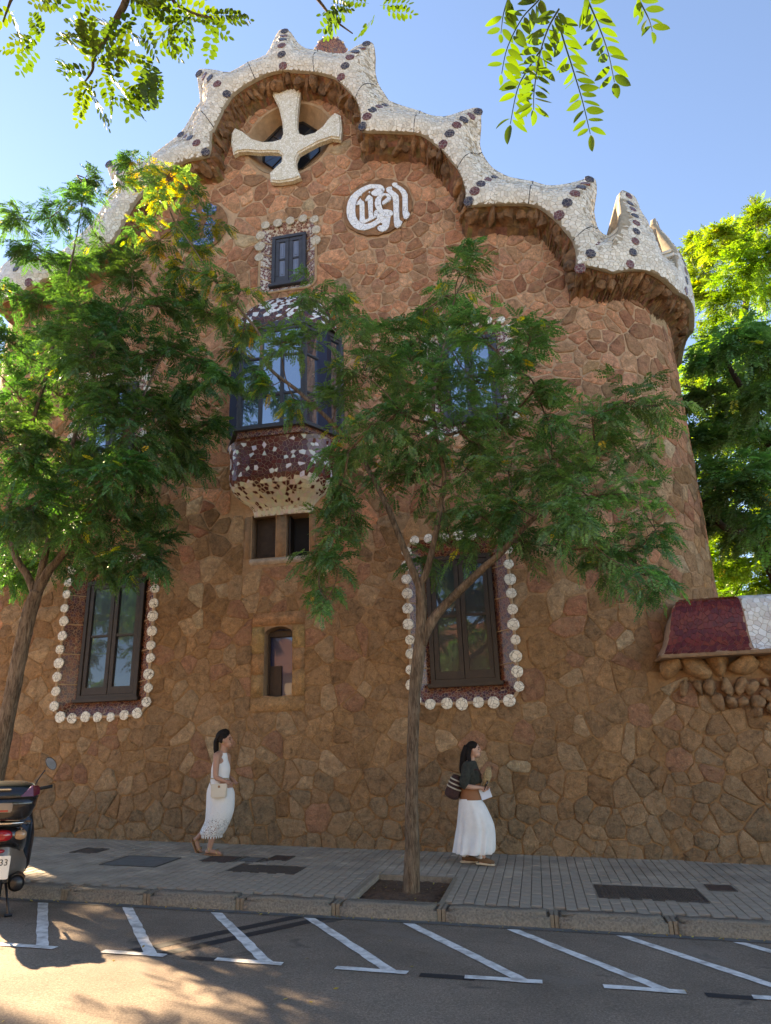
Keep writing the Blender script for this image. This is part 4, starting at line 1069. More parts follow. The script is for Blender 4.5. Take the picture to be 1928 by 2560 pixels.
# niche outline
def niche(u, z): return z < 2.36 and z > 2.33-.60*min(1, max(0, (u-6.35)/1.1))**.8 and u > 6.35
for (a, c), poly in cells(GX0-.05, GX1, -.8, GT+.06, .275, .235, .46, .25, 51):
    if niche(a, c) or c < gz(a, 0)-.2: continue
    q = inset(poly, rs.uniform(.002, .010))
    if not q or area(q) < .012: continue
    q = [(x_, min(z_, GT)) for x_, z_ in q]
    v, f = stone_geo(q, rs.uniform(.008, .032), gp, rs); m = mesh('stone', v, f, True); setcol(m, [stone_col(c, rs)]*len(f)); put('stone', m, M['stone'], gwall)
b = MB(); pts = [(6.36, 2.36)]+[(6.35+1.1*k/10, 2.33-.58*(k/10)**.8) for k in range(11)]+[(GX1, 1.74), (GX1, 2.36)]
v, f = poly_ext(pts, .012, 0, gp); b.add(v, f); b.build('niche_back', M['letterbed'], gw)
rn = random.Random(8); x_ = 6.45
while x_ < 12.8:
    z_ = 2.28; low = 2.33-.58*min(1, max(0, (x_-6.35)/1.1))**.8; hgt = 0
    while z_ > low+.02:
        sx, sz = rn.uniform(.07, .12), rn.uniform(.08, .16)
        c = Vector(gp(x_+rn.uniform(-.04, .04), z_-sz*.7, .06))
        v, f = rock(c, Matrix.Rotation(rn.uniform(-.4, .4), 3, 'Y'), sx, .11, sz, rn, .2); m = mesh('niche_rock', v, f, True)
        k = rn.uniform(.8, 1.2); setcol(m, [tuple(q*k for q in (.40, .23, .115))]*len(f)); put('niche_rock', m, M['roughrock'], gw)
        z_ -= sz*1.55
    x_ += rn.uniform(.15, .21)
# overhanging band of dressed stone and lip
x_ = 6.18; k = 0
while x_ < 12.9:
    w = rn.uniform(.28, .52); v, f = rock(Vector((x_+w/2, -.02, 2.50+rn.uniform(-.02, .02))), Matrix.Rotation(rn.uniform(-.12, .12), 3, 'Y'), w*.66, .30, rn.uniform(.17, .23), rn, .10)
    m = mesh('band_stone', v, f, True); kk = rn.uniform(.9, 1.1); setcol(m, [tuple(q*kk for q in (.42, .235, .11))]*len(f)); put('band_stone', m, M['stone'], gw); x_ += w*.9
gprof = [(-.46, 2.66), (-.41, 2.70), (-.345, 2.78), (-.30, 2.90), (-.275, 3.05), (-.265, 3.20), (-.245, 3.34), (-.18, 3.46), (-.04, 3.53), (.2, 3.55), (.34, 3.50), (.5, 3.38), (.56, 3.0), (.75, 2.66)]
gl = [0]
for i in range(1, len(gprof)): gl.append(gl[-1]+math.dist(gprof[i], gprof[i-1]))
def gcap(u, s, off):
    y_, z_ = np.interp(s, gl, [p[0] for p in gprof]), np.interp(s, gl, [p[1] for p in gprof])
    e = 1-min(1, max(0, (u-6.10)/1.3)); hz = (z_-2.66)/.87
    sh = .0 if e <= 0 else e
    x_ = u+(.34*max(hz, 0)**.5+.14*max(0, (hz-.75)/.25)**2)*sh
    n_ = off
    return (x_, y_-n_*(1 if y_ < .2 else -1)*(1-hz*.7), z_+n_*hz)
V = []; Fc = []; nx = 60; ss = np.linspace(0, gl[-1], 30)
for x_ in np.linspace(6.10, GX1, nx+1):
    for s in ss: V.append(gcap(x_, s, 0))
for i in range(nx):
    for j in range(29): Fc.append((i*30+j, (i+1)*30+j, (i+1)*30+j+1, i*30+j+1))
Fc.append(tuple(range(30)))
M['redgrout'] = simple('redgrout', (.40, .25, .16), .8, .3, 14.0, .3, 60); gcp = put('coping', mesh('coping', V, Fc, True), M['redgrout'], gw)
b = MB(); b.box((6.10, -.475, 2.61), (GX1, .76, 2.664), .014); b.build('lip', M['reveal'], gw)
tb = MB()
for (a, c), poly in cells(6.10, 9.3, 0.01, gl[-1]*.62, .078, .070, .44, .12, 91):
    red = a < 7.42 or a > 8.7
    if abs(a-7.42) < .25: poly = clip(poly, 1, 0, 7.415) if red else clip(poly, -1, 0, -7.425)
    if abs(a-8.7) < .25: poly = clip(poly, -1, 0, -8.705) if red else clip(poly, 1, 0, 8.695)
    if len(poly) < 3: continue
    q = inset([(max(x_, 6.102), min(max(s, .004), gl[-1])) for x_, s in poly], .0028)
    if not q or area(q) < .0005: continue
    col = rb.choice([(.13, .016, .010), (.16, .022, .012), (.105, .013, .010), (.18, .032, .014)]) if red else rb.choice([(.72, .70, .64), (.68, .65, .58), (.75, .74, .70), (.6, .55, .5)])
    v, f = tile_geo(q, .013, gcap); tb.add(v, f, col)
tb.build('coping_tiles', M['tile'], gcp, kind='stuff')
# ================================================================== TREES
def leaf_templates(n, npair, leng, ll, lw, fold=.25, droop=.25, seed=0, round_=False):
    out = []; rl = random.Random(seed)
    for _ in range(n):
        V = []; Fq = []
        def leaflet(px, pz, side, sc):
            ang = side*rl.uniform(1.0, 1.3) if side else 0.0
            d = np.array([cos(ang), sin(ang), rl.uniform(-.25, .1)]); d /= np.linalg.norm(d)
            w = np.array([-sin(ang), cos(ang), 0]); roll = rl.uniform(-.5, .5); w = w*cos(roll)+np.array([0, 0, 1])*sin(roll)
            L, Wd = ll*sc*rl.uniform(.85, 1.15), lw*sc*rl.uniform(.85, 1.1); p = np.array([px, 0, pz]); nn = np.cross(d, w)
            b = len(V)
            if round_:
                V.extend([p, p+d*L*.35+w*Wd*.95, p+d*L*.75+w*Wd*.8, p+d*L, p+d*L*.75-w*Wd*.8, p+d*L*.35-w*Wd*.95, p+d*L*.5-nn*Wd*fold])
                Fq.extend([(b+6, b, b+5), (b+6, b+5, b+4), (b+6, b+4, b+3), (b+6, b+3, b+2), (b+6, b+2, b+1), (b+6, b+1, b)])
            else:
                V.extend([p, p+d*L*.45+w*Wd+nn*Wd*fold, p+d*L-nn*Wd*.3, p+d*L*.45-w*Wd+nn*Wd*fold])
                Fq.extend([(b, b+2, b+1), (b, b+3, b+2)])
        for k in range(npair):
            t = (k+.8)/(npair+.6); x_ = leng*t; z_ = -droop*leng*t*t; sc = .75+.5*sin(pi*min(1, t*1.05))
            leaflet(x_, z_, 1, sc); leaflet(x_+leng*.01, z_, -1, sc)
        leaflet(leng*.97, -droop*leng*.95, 0, .9)
        r = .0010; b = len(V); V.extend([np.array([0, -r, 0]), np.array([0, r, 0]), np.array([leng, 0, -droop*leng])]); Fq.append((b, b+1, b+2))
        out.append((np.array(V), np.array(Fq)))
    return out
def scatter(name, temps, mats, cols, mat, parent, kind='stuff'):
    """join many leaf copies: mats (N,4,4), cols (N,3)"""
    N = len(mats); mats = np.array(mats); cols = np.array(cols, np.float32); ch = np.random.randint(0, len(temps), N)
    VV = []; FF = []; CC = []; base = 0
    for k, (tv, tf) in enumerate(temps):
        idx_ = np.where(ch == k)[0]
        if not len(idx_): continue
        Mx = mats[idx_]; v = np.einsum('nij,pj->npi', Mx[:, :3, :3], tv)+Mx[:, None, :3, 3]
        nv = len(tv); FF.append((tf[None]+(np.arange(len(idx_))*nv)[:, None, None]+base).reshape(-1, 3)); VV.append(v.reshape(-1, 3)); base += nv*len(idx_)
        CC.append(np.repeat(cols[idx_], len(tf), 0))
    V = np.concatenate(VV); Fq = np.concatenate(FF).astype(np.int32); Cc = np.concatenate(CC)
    m = bpy.data.meshes.new(name); m.vertices.add(len(V)); m.vertices.foreach_set('co', V.astype(np.float32).ravel())
    m.loops.add(len(Fq)*3); m.loops.foreach_set('vertex_index', Fq.ravel()); m.polygons.add(len(Fq))
    m.polygons.foreach_set('loop_start', np.arange(0, len(Fq)*3, 3, dtype=np.int32)); m.polygons.foreach_set('loop_total', np.full(len(Fq), 3, np.int32))
    m.update(calc_edges=True); a = np.ones((len(Fq), 4), np.float32); a[:, :3] = Cc
    m.attributes.new('col', 'FLOAT_COLOR', 'FACE').data.foreach_set('color', a.ravel())
    return put(name, m, mat, parent, kind)
def leaf_matrix(p, d, rnd, sc):
    d = d.normalized(); up = Vector((rnd.gauss(0, .35), rnd.gauss(0, .35), 1)); y = up.cross(d)
    if y.length < 1e-4: y = d.orthogonal()
    y.normalize(); z = d.cross(y)
    return [[d.x*sc, y.x*sc, z.x*sc, p.x], [d.y*sc, y.y*sc, z.y*sc, p.y], [d.z*sc, y.z*sc, z.z*sc, p.z], [0, 0, 0, 1]]
def smooth_path(pts, k=6):
    P = [Vector(p) for p in pts]; out = []
    for i in range(len(P)-1):
        a, b, c, d = P[max(i-1, 0)], P[i], P[i+1], P[min(i+2, len(P)-1)]
        for j in range(k):
            w = j/k; out.append(.5*((2*b)+(c-a)*w+(2*a-5*b+4*c-d)*w*w+(3*b-a-3*c+d)*w**3))
    out.append(P[-1]); return out
def bark_tube(path, rads, name, mat, parent, n=12, rough=.06, seed=0):
    rb_ = random.Random(seed); P = smooth_path(path, 6); N = len(P); R = np.interp(np.linspace(0, len(rads)-1, N), range(len(rads)), rads)
    b = MB(); b.tube(P, R.tolist(), n)
    ph = [rb_.uniform(0, 6.28) for _ in range(8)]
    V = []
    for i in range(N):
        for k in range(n):
            v = Vector(b.v[i*n+k]); c = P[i]; q = 2*pi*k/n
            f = 1+rough*(sin(3*q+ph[0]+i*.15)+.7*sin(5*q+ph[1]-i*.1)+.6*sin(2*q+ph[2]+i*.35))+rb_.uniform(-.04, .04)
            V.append(c+(v-c)*f)
    return put(name, mesh(name, V, b.f, True), mat, parent)
def make_tree(root, limbs, clusters, temps, leaf_cols, rnd, bark, yellow=.03, twigs=9, per=9, lsc=1.0, twig_len=1.0):
    """limbs: list of (path, radii); clusters: (pos, radius, yellow). Branches grow from the limbs to every cluster."""
    nodes = []
    for li, (path, rads) in enumerate(limbs):
        bark_tube(path, rads, 'trunk' if li == 0 else 'limb', bark, root, 14 if li == 0 else 9, .05, li)
        P = smooth_path(path, 4); 
        if li: nodes += [(p, -1) for p in P[len(P)//3:]]
        else: nodes += [(P[-1], -1)]
    pos = [n[0] for n in nodes]; par = [-1]*len(pos); todo = [(Vector(c[0]), c[1], c[2]) for c in clusters]
    P3 = np.array([list(p) for p in pos]); C3 = np.array([list(c[0]) for c in todo]); info = {}
    best = ((C3[:, None]-P3[None])**2).sum(2); bi = best.argmin(1); bd = best.min(1); left = set(range(len(todo)))
    while left:
        k = min(left, key=lambda q: bd[q]); left.remove(k)
        pos.append(todo[k][0]); par.append(int(bi[k])); info[len(pos)-1] = todo[k]
        for q in left:
            d = float(((C3[q]-C3[k])**2).sum())*1.15
            if d < bd[q]: bd[q] = d; bi[q] = len(pos)-1
    cnt = [0]*len(pos)
    for i in range(len(pos)-1, -1, -1):
        if i in info:
            cnt[i] += 1
            if par[i] >= 0: cnt[par[i]] += cnt[i]
    bw = MB(); mats = []; cols = []
    for i, (c, rad, yl) in info.items():
        a = pos[par[i]]; mid = (a+c)/2+Vector((rnd.uniform(-.1, .1), rnd.uniform(-.1, .1), rnd.uniform(-.12, .05)))*(c-a).length
        r0 = .0055*math.sqrt(cnt[i])+.003; r1_ = .0045*math.sqrt(max(1, cnt[i]-1))+.002
        bw.tube(smooth_path([a, mid, c], 3), np.linspace(r0, r1_, 7).tolist(), 5)
        out = (c-a).normalized(); tone = rnd.uniform(.72, 1.3); warm = rnd.uniform(.85, 1.25)
        for t in range(max(3, round(twigs*min(1.25, rad/.42)))):
            d = Vector((rnd.gauss(0, 1), rnd.gauss(0, 1), rnd.gauss(0, .75))).normalized()
            d = (d+out*.5).normalized(); L = rad*rnd.uniform(.55, 1.15)*twig_len
            p0 = c+(a-c)*rnd.uniform(0, .3); p1 = p0+d*L*.55+Vector((0, 0, .03)); p2 = p0+d*L+Vector((0, 0, -.12*L))
            pts = smooth_path([p0, p1, p2], 4); bw.tube([pts[0], pts[4], pts[8]], [.0045, .003, .0018], 3)
            for q in range(per):
                s = .2+.8*(q+rnd.random()*.6)/per; w = s*8; j = min(int(w), 7); p = pts[j].lerp(pts[j+1], w-j); td = (pts[j+1]-pts[j]).normalized()
                sd_ = td.cross(Vector((0, 0, 1)))
                if sd_.length < .1: sd_ = Vector((1, 0, 0))
                sd_.normalize(); ld = (td*rnd.uniform(.3, .8)+sd_*(1 if q % 2 else -1)*rnd.uniform(.5, 1)+Vector((0, 0, rnd.uniform(-.45, .25)))).normalized()
                if q == per-1: ld = (td+Vector((0, 0, -.2))).normalized()
                mats.append(leaf_matrix(p, ld, rnd, lsc*rnd.uniform(.7, 1.15)))
                if rnd.random() < (yl if yl is not None else yellow): col = rnd.choice([(.50, .36, .03), (.42, .36, .04), (.30, .30, .035), (.46, .28, .03)])
                else: col = rnd.choice(leaf_cols)
                k_ = rnd.uniform(.8, 1.2); k_ *= tone; cols.append((col[0]*k_*warm, col[1]*k_, col[2]*k_))
    bw.build('branches', bark, root, True, 'stuff')
    scatter('crown', temps, mats, cols, M['leaf'], root)
    return len(mats)
def pxp(px, py, y): return Vector(onY(px, py, y))
GREEN = [(0.086, 0.177, 0.07), (0.104, 0.201, 0.076), (0.076, 0.152, 0.067), (0.119, 0.218, 0.076), (0.093, 0.178, 0.088)]
DGREEN = [(0.054, 0.125, 0.049), (0.065, 0.146, 0.052), (0.047, 0.109, 0.049), (0.078, 0.162, 0.052)]
LGREEN = [(0.132, 0.208, 0.026), (0.155, 0.227, 0.029), (0.109, 0.182, 0.024), (0.178, 0.24, 0.033)]
T_pin = leaf_templates(5, 8, .20, .043, .0115, seed=1)
T_pin2 = leaf_templates(3, 6, .34, .085, .024, seed=2)
rt_ = random.Random(41)
# --- street tree in the pit
TY = -2.85
tr = thing('street_tree', (2.6, TY, gz(2.6, TY)-.06), 'slender pinnate-leaved street tree growing in the square pavement pit', 'tree')
base = Vector((2.62, TY, gz(2.62, TY)-.12))
def tp(px, py, dy=0): return pxp(px, py, TY+dy)
trunk = [base, tp(1032, 2120), tp(1030, 2000), tp(1033, 1850), tp(1037, 1730), tp(1046, 1640), tp(1053, 1570), tp(1053, 1500), tp(1049, 1455)]
limbs = [(trunk, [.110, .082, .075, .071, .072, .082, .074, .066, .058]),
         ([tp(1050, 1470), tp(1022, 1400), tp(986, 1310), tp(966, 1262), tp(930, 1190, .1), tp(890, 1124, .2), tp(839, 1066, .25), tp(798, 1025, .3), tp(737, 971, .3), tp(683, 930, .3), tp(656, 890, .3), tp(651, 842, .3), tp(625, 802, .3), tp(581, 751, .3), tp(541, 707, .3), tp(500, 645, .3), tp(450, 570, .3), tp(410, 500, .3)], [.052, .048, .042, .038, .035, .034, .032, .030, .028, .026, .024, .022, .020, .017, .014, .011, .008, .005]),
         ([tp(1050, 1465), tp(1070, 1418), tp(1091, 1325), tp(1103, 1256), tp(1110, 1180, -.2), tp(1090, 1080, -.3), tp(1085, 980, -.2), tp(1110, 860, 0), tp(1140, 740, 0), tp(1190, 640, 0)], [.050, .046, .038, .034, .030, .026, .022, .016, .011, .006]),
         ([tp(1054, 1610), tp(1070, 1570), tp(1100, 1526), tp(1160, 1466, -.1), tp(1211, 1418, -.2), tp(1250, 1385, -.3), tp(1320, 1310, -.4), tp(1400, 1250, -.5), tp(1480, 1180, -.5)], [.07, .066, .060, .052, .046, .040, .030, .022, .014])]
CL = [(1195,625,30),(1150,680,40),(1110,740,45),(1062,775,40),(790,722,38),(842,748,36),(885,800,50),(960,835,60),(1050,850,60),(1130,880,70),(1212,850,50),(1330,838,40),(1365,835,26),(1290,870,40),
      (760,860,36),(700,855,34),(655,930,28),(900,930,65),(1000,950,70),(1100,1000,75),(1200,960,70),(1290,930,48),(1340,970,42),(840,1010,55),(930,1060,65),(1040,1090,75),(1150,1080,75),(1250,1060,70),(1370,1050,65),(1480,1040,60),(1580,1000,48),(1560,1065,50),(1650,1015,36),
      (870,1130,42),(950,1180,60),(1060,1190,65),(1160,1180,70),(1270,1170,75),(1380,1150,75),(1490,1130,70),(1600,1140,50),(845,1225,34),(885,1285,40),(832,1340,38),(802,1400,30),(797,1478,22),(818,1500,18),(850,1385,28),
      (1110,1290,40),(1200,1290,50),(1300,1270,60),(1400,1270,70),(1500,1250,70),(1600,1260,50),(1640,1325,32),(1065,1400,30),(1130,1372,36),(1190,1345,42),(1290,1350,42),(1480,1370,55),(1560,1385,55),(1615,1440,38),(1640,1472,22),(1500,1430,32),(1400,1360,50),
      (1000,1030,60),(1100,940,60),(980,1120,55),(1200,1110,60),(1330,1200,60),(1440,1200,60),(1020,900,45),(930,880,45),(1170,800,40),(1080,810,40),(1440,1310,50),(1250,1300,40)]
YC = [(540,700,45),(490,630,50),(600,730,45),(450,560,55),(400,500,55),(360,440,50),(425,445,45),(480,470,42),(330,405,34),(525,560,45),(300,480,36),(335,560,45),(570,790,38),(610,820,32),(450,670,42),(600,885,30),(680,965,30),(740,1010,30),(390,610,45),(510,780,38)]
cl = []
for x_, y_, r in CL:
    dy = rt_.uniform(-1.0, .9); p = tp(x_, y_, dy); cl.append((p, r/190*(1+.5*rt_.random())+.05, .010 if y_ > 900 else .03))
for x_, y_, r in YC:
    dy = rt_.uniform(-.1, .9); p = tp(x_, y_, dy); cl.append((p, r/170+.03, .22 if y_ < 700 else .12))
n1 = make_tree(tr, limbs, cl, T_pin, GREEN, rt_, M['bark'], twigs=11, per=10, twig_len=1.35)
# --- street tree beside the scooter
base = pxp(40, 1680, TY); bx = base.x
tl = thing('street_tree', (bx-.12, TY, gz(bx, TY)), 'dense leafy street tree standing behind the parked scooter', 'tree')
trunk = [Vector((bx-.15, TY, gz(bx, TY)-.1)), Vector((bx-.14, TY, .8)), tp(5, 1860), tp(22, 1780), tp(50, 1640), tp(72, 1540), tp(92, 1478)]
limbs = [(trunk, [.14, .115, .108, .105, .10, .098, .092]),
         ([tp(92, 1485), tp(120, 1430), tp(150, 1395), tp(200, 1320, -.2), tp(260, 1200, -.3), tp(330, 1050, -.2), tp(400, 900, 0)], [.07, .062, .055, .046, .036, .024, .014]),
         ([tp(90, 1490), tp(70, 1440), tp(38, 1385), tp(20, 1280, .2), tp(60, 1120, .3), tp(110, 960, .3), tp(150, 780, .2), tp(190, 600, .2), tp(212, 460, .1)], [.06, .054, .05, .045, .038, .030, .022, .014, .006]),
         ([tp(92, 1478), tp(110, 1400, .1), tp(150, 1250, .2), tp(190, 1080, .2), tp(250, 900, .1), tp(330, 740, .1)], [.06, .05, .042, .034, .022, .012])]
CLL = [(30,545,40),(125,545,40),(213,445,30),(205,510,36),(80,640,55),(180,650,55),(280,630,50),(330,690,55),(0,720,60),(100,750,60),(200,760,60),(300,780,60),(400,770,55),(470,750,45),(20,850,65),(120,870,65),(220,880,65),(320,880,65),(430,870,60),(505,900,45),(40,980,65),(150,990,65),(260,1000,65),(370,990,65),(480,970,55),(545,950,40),
       (20,1100,65),(120,1110,65),(230,1120,65),(340,1100,65),(450,1085,60),(520,1060,45),(30,1210,65),(130,1220,65),(240,1210,65),(350,1200,60),(430,1170,50),(480,1150,42),(20,1310,60),(110,1320,60),(210,1310,60),(310,1300,55),(390,1290,42),(60,1400,50),(150,1395,50),(240,1395,50),(330,1380,45),(400,1365,34),(20,1440,40),(390,1420,26),(260,1425,36),
       (-90,700,70),(-100,850,80),(-90,1000,80),(-100,1150,80),(-80,1300,70),(-180,900,80),(-190,1080,80),(-60,580,60),(60,900,60),(180,930,60),(290,950,60),(80,1160,60),(190,1160,60),(300,1170,55),(160,820,60),(260,830,60),(80,1050,60),(300,1050,60),(410,1040,55),(70,1270,60),(170,1270,60),(270,1260,55)]
cl = [(tp(x_, y_, rt_.uniform(-1.1, 1.3)), r/175*(1+.4*rt_.random())+.05, .006) for x_, y_, r in CLL]
n2 = make_tree(tl, limbs, cl, T_pin, DGREEN, rt_, M['bark'], twigs=17, per=11, twig_len=1.25)
# --- trees behind the garden wall
tb1 = thing('garden_tree', (10.6, 3.4, -.4), 'dark-limbed tree with low crown behind the garden wall', 'tree')
def bp(px, py, y): return pxp(px, py, y)
limbs = [([Vector((10.6, 3.4, -.5)), bp(1990, 1560, 3.4), bp(1960, 1470, 3.4), bp(1925, 1400, 3.3)], [.26, .22, .2, .16]),
         ([bp(1927, 1402, 3.3), bp(1918, 1345, 3.2), bp(1880, 1332, 3.0), bp(1809, 1317, 2.7), bp(1760, 1250, 2.5)], [.14, .12, .1, .07, .04]),
         ([bp(1925, 1400, 3.3), bp(1960, 1280, 3.4), bp(1930, 1120, 3.4), bp(1860, 980, 3.2), bp(1800, 880, 3.0)], [.14, .12, .1, .07, .03])]
C3 = [(1760,1000,55),(1830,950,60),(1900,1000,65),(1800,1100,65),(1900,1120,70),(1850,1230,70),(1760,1190,55),(1925,1290,60),(1790,1310,45),(1860,1330,50),(1720,1100,40),(1770,890,45),(1850,840,55),(1920,880,60),(1990,1000,80),(2000,1150,80),(1980,860,70),(1740,1250,40),(1880,1180,60),(1830,1040,60)]
cl = [(bp(x_, y_, 3.0+rt_.uniform(-1.6, 1.2)), r/110+.1, .004) for x_, y_, r in C3]
n3 = make_tree(tb1, limbs, cl, T_pin2, GREEN, rt_, M['barkdark'], twigs=14, per=12)
tb2 = thing('garden_tree', (15.0, 9.5, -.4), 'tall sunlit yellow-green tree rising above the garden wall', 'tree')
limbs = [([Vector((15.0, 9.5, -.7)), Vector((14.9, 9.5, 3)), Vector((14.6, 9.4, 6))], [.4, .34, .28]),
         ([Vector((14.6, 9.4, 5.5)), bp(1900, 1100, 9.4), bp(1860, 850, 9.2), bp(1880, 650, 9.2)], [.24, .18, .12, .05]),
         ([Vector((14.7, 9.4, 5.0)), bp(1860, 1300, 9.0), bp(1800, 1250, 8.8), bp(1760, 1050, 8.8)], [.2, .15, .1, .05])]
C4 = [(1900,540,45),(1860,590,50),(1800,600,45),(1740,620,35),(1920,640,60),(1840,670,60),(1760,680,45),(1900,740,65),(1800,760,60),(1735,740,34),(1850,850,65),(1925,850,65),(1770,860,50),(1740,950,40),(1800,960,60),(1880,960,60),(1780,1080,55),(1860,1080,60),(1920,1100,60),(1800,1200,55),(1880,1220,60),(1800,1310,50),(1860,1330,55),(1920,1340,55),(1815,1400,50),(1880,1420,55),(1925,1460,50),(1820,1470,45),(1870,1500,45),(1980,600,80),(2000,800,90),(2000,1000,90),(1990,1200,80),(1990,1400,80),(1810,1540,40),(1900,1560,50),(1760,1400,40),(1760,1300,40)]
cl = [(bp(x_, y_, 9.3+rt_.uniform(-2.0, 2.2)), r/78+.12, .01) for x_, y_, r in C4]
n4 = make_tree(tb2, limbs, cl, T_pin2, LGREEN, rt_, M['barkdark'], twigs=16, per=14, lsc=1.1)
shade_tree = thing('garden_tree', (-12.6, 3.8, -.2), 'unseen tree added beyond the left corner to break up the sunlight on the parking bays', 'tree')  # added out of view; height and thin crown set to dapple the road
limbs = [([Vector((-12.6, 3.8, -.5)), Vector((-12.5, 3.8, 4)), Vector((-12.2, 3.7, 8.5))], [.34, .28, .2])]
cl = []
for k in range(22):
    a = rt_.uniform(0, 2*pi); r = 3.4*math.sqrt(rt_.random()); cl.append((Vector((-12.2+r*cos(a), 3.7+r*sin(a), rt_.uniform(7.6, 13.6))), rt_.uniform(.45, .75), .01))
make_tree(shade_tree, limbs, cl, T_pin2, LGREEN, rt_, M['barkdark'], twigs=9, per=9, lsc=1.2)
# --- tree on the near side of the street: trunk behind the viewer, boughs reaching overhead
tn = thing('overhead_tree', (7.6, -14.4, gz(7.6, -14.4)), 'near-side tree whose sunlit leafy boughs hang into the sky over the street', 'tree')
def at(px, py, t): return Vector(CAM+ray(px, py)*t)
TB = Vector((7.6, -14.4, 0))
limbs = [([TB+Vector((0, 0, -.7)), TB+Vector((-.05, .05, 1.5)), TB+Vector((-.2, .15, 3.2)), TB+Vector((-.4, .3, 4.2))], [.24, .19, .16, .14]),
         ([TB+Vector((-.4, .3, 4.0)), Vector((6.2, -12.6, 5.6)), Vector((4.4, -10.6, 6.3)), at(330, -260, 3.7), at(318, -60, 3.5), at(315, 0, 3.5), at(290, 50, 3.5), at(260, 105, 3.5), at(235, 143, 3.48), at(231, 176, 3.45), at(208, 210, 3.4)], [.08, .07, .055, .04, .022, .018, .015, .012, .0085, .006, .003]),
         ([at(330, -260, 3.7), at(400, -80, 3.6), at(433, 0, 3.55), at(450, 17, 3.55), at(487, 34, 3.5), at(529, 44, 3.5)], [.022, .014, .010, .008, .006, .003]),
         ([at(330, -300, 3.75), at(600, -200, 3.9), at(760, -40, 3.9), at(796, 0, 3.9), at(836, 49, 3.9), at(882, 84, 3.9)], [.022, .018, .011, .009, .006, .003]),
         ([at(330, -260, 3.7), at(120, -120, 3.5), at(40, -20, 3.4), at(20, 20, 3.4), at(8, 55, 3.4)], [.02, .012, .008, .005, .003]),
         ([Vector((6.2, -12.6, 5.6)), Vector((5.6, -11.6, 5.0)), at(1500, -500, 2.0), at(1420, -180, 1.65), at(1400, -20, 1.58)], [.05, .036, .02, .010, .004])]
cl = []
for k in range(46):
    a = rt_.uniform(0, 2*pi); r = 2.4*math.sqrt(rt_.random()); cl.append((Vector((7.6+r*cos(a), -15.0+r*.8*sin(a), rt_.uniform(4.2, 8.0))), rt_.uniform(.4, .7), .04))
n5 = make_tree(tn, limbs, cl, T_pin2, GREEN, rt_, M['bark'], twigs=8, per=8, lsc=1.2)
# second tree across the street, seen only as a reflection
for tx, ty, lab in ((-11.8, -14.2, 'street tree across the road mirrored in the left ground floor window'), (1.6, -15.6, 'street tree across the road mirrored in the window behind the slender tree')):
  tn2 = thing('overhead_tree', (tx, ty, gz(tx, ty)), lab, 'tree')
  limbs = [([Vector((tx, ty, -.7)), Vector((tx, ty, 2)), Vector((tx+.2, ty, 4))], [.2, .17, .13])]
  cl = []
  for k in range(50):
    a = rt_.uniform(0, 2*pi); r = 2.6*math.sqrt(rt_.random()); cl.append((Vector((tx+.2+r*cos(a), ty+r*.8*sin(a), rt_.uniform(3.4, 8.2))), rt_.uniform(.4, .7), .02))
  make_tree(tn2, limbs, cl, T_pin2, GREEN, rt_, M['bark'], twigs=7, per=8, lsc=1.2)
# visible compound leaves of the boughs (round leaflets)
T_rnd = leaf_templates(5, 6, .155, .034, .0105, fold=.15, droop=.1, seed=5, round_=True)
def leaf_obj(name, tv, tf, mat4, parent, col):
    m = mesh(name, [(mat4 @ Vector(v)) for v in tv], [tuple(map(int, f)) for f in tf]); setcol(m, [col]*len(m.polygons)); return put(name, m, M['leaf'], parent)
SH_ = []
def shoots(path, n, spread, t0):
    P = smooth_path(path, 6)
    for k in range(n):
        w = rt_.uniform(0, len(P)-1.01); j = int(w); p = P[j].lerp(P[j+1], w-j)
        # directions mostly across the view
        rgt = Vector(RW[:, 0]); dwn = Vector(RW[:, 1]); fw = Vector(RW[:, 2])
        a = rt_.uniform(0, 2*pi); d = rgt*cos(a)+dwn*(sin(a)+.35)+fw*rt_.uniform(-.6, .6)
        p = p+d.normalized()*rt_.uniform(0, spread); SH_.append((p, d))
b_px = lambda L, t: [at(x_, y_, t) for x_, y_ in L]
shoots(b_px([(315, 0), (290, 50), (260, 105), (235, 143), (231, 176), (208, 210)], 3.48), 24, .10, 3.5)
shoots(b_px([(315, 0), (370, 60), (390, 120), (380, 160)], 3.52), 20, .12, 3.5)
shoots(b_px([(290, 100), (250, 160), (280, 220), (275, 250)], 3.45), 10, .05, 3.5)
shoots(b_px([(433, 0), (487, 34), (529, 44), (560, 60)], 3.52), 14, .08, 3.5)
shoots(b_px([(200, 0), (130, 40), (110, 90), (150, 130)], 3.45), 12, .08, 3.5)
shoots(b_px([(796, 0), (860, 15), (930, 10), (960, 30)], 3.9), 12, .06, 3.9)
shoots(b_px([(10, 0), (30, 20), (50, 30)], 3.4), 4, .04, 3.4)
for p, d in SH_:
    mt = Matrix(leaf_matrix(p, d, rt_, rt_.uniform(.9, 1.3))); q = rt_.choice([0, 1, 2, 3, 4]); col = rt_.choice([(.055, .09, .012), (.07, .11, .014), (.045, .075, .012), (.09, .12, .015)])
    leaf_obj('leaf', *T_rnd[q], mt, tn, col)
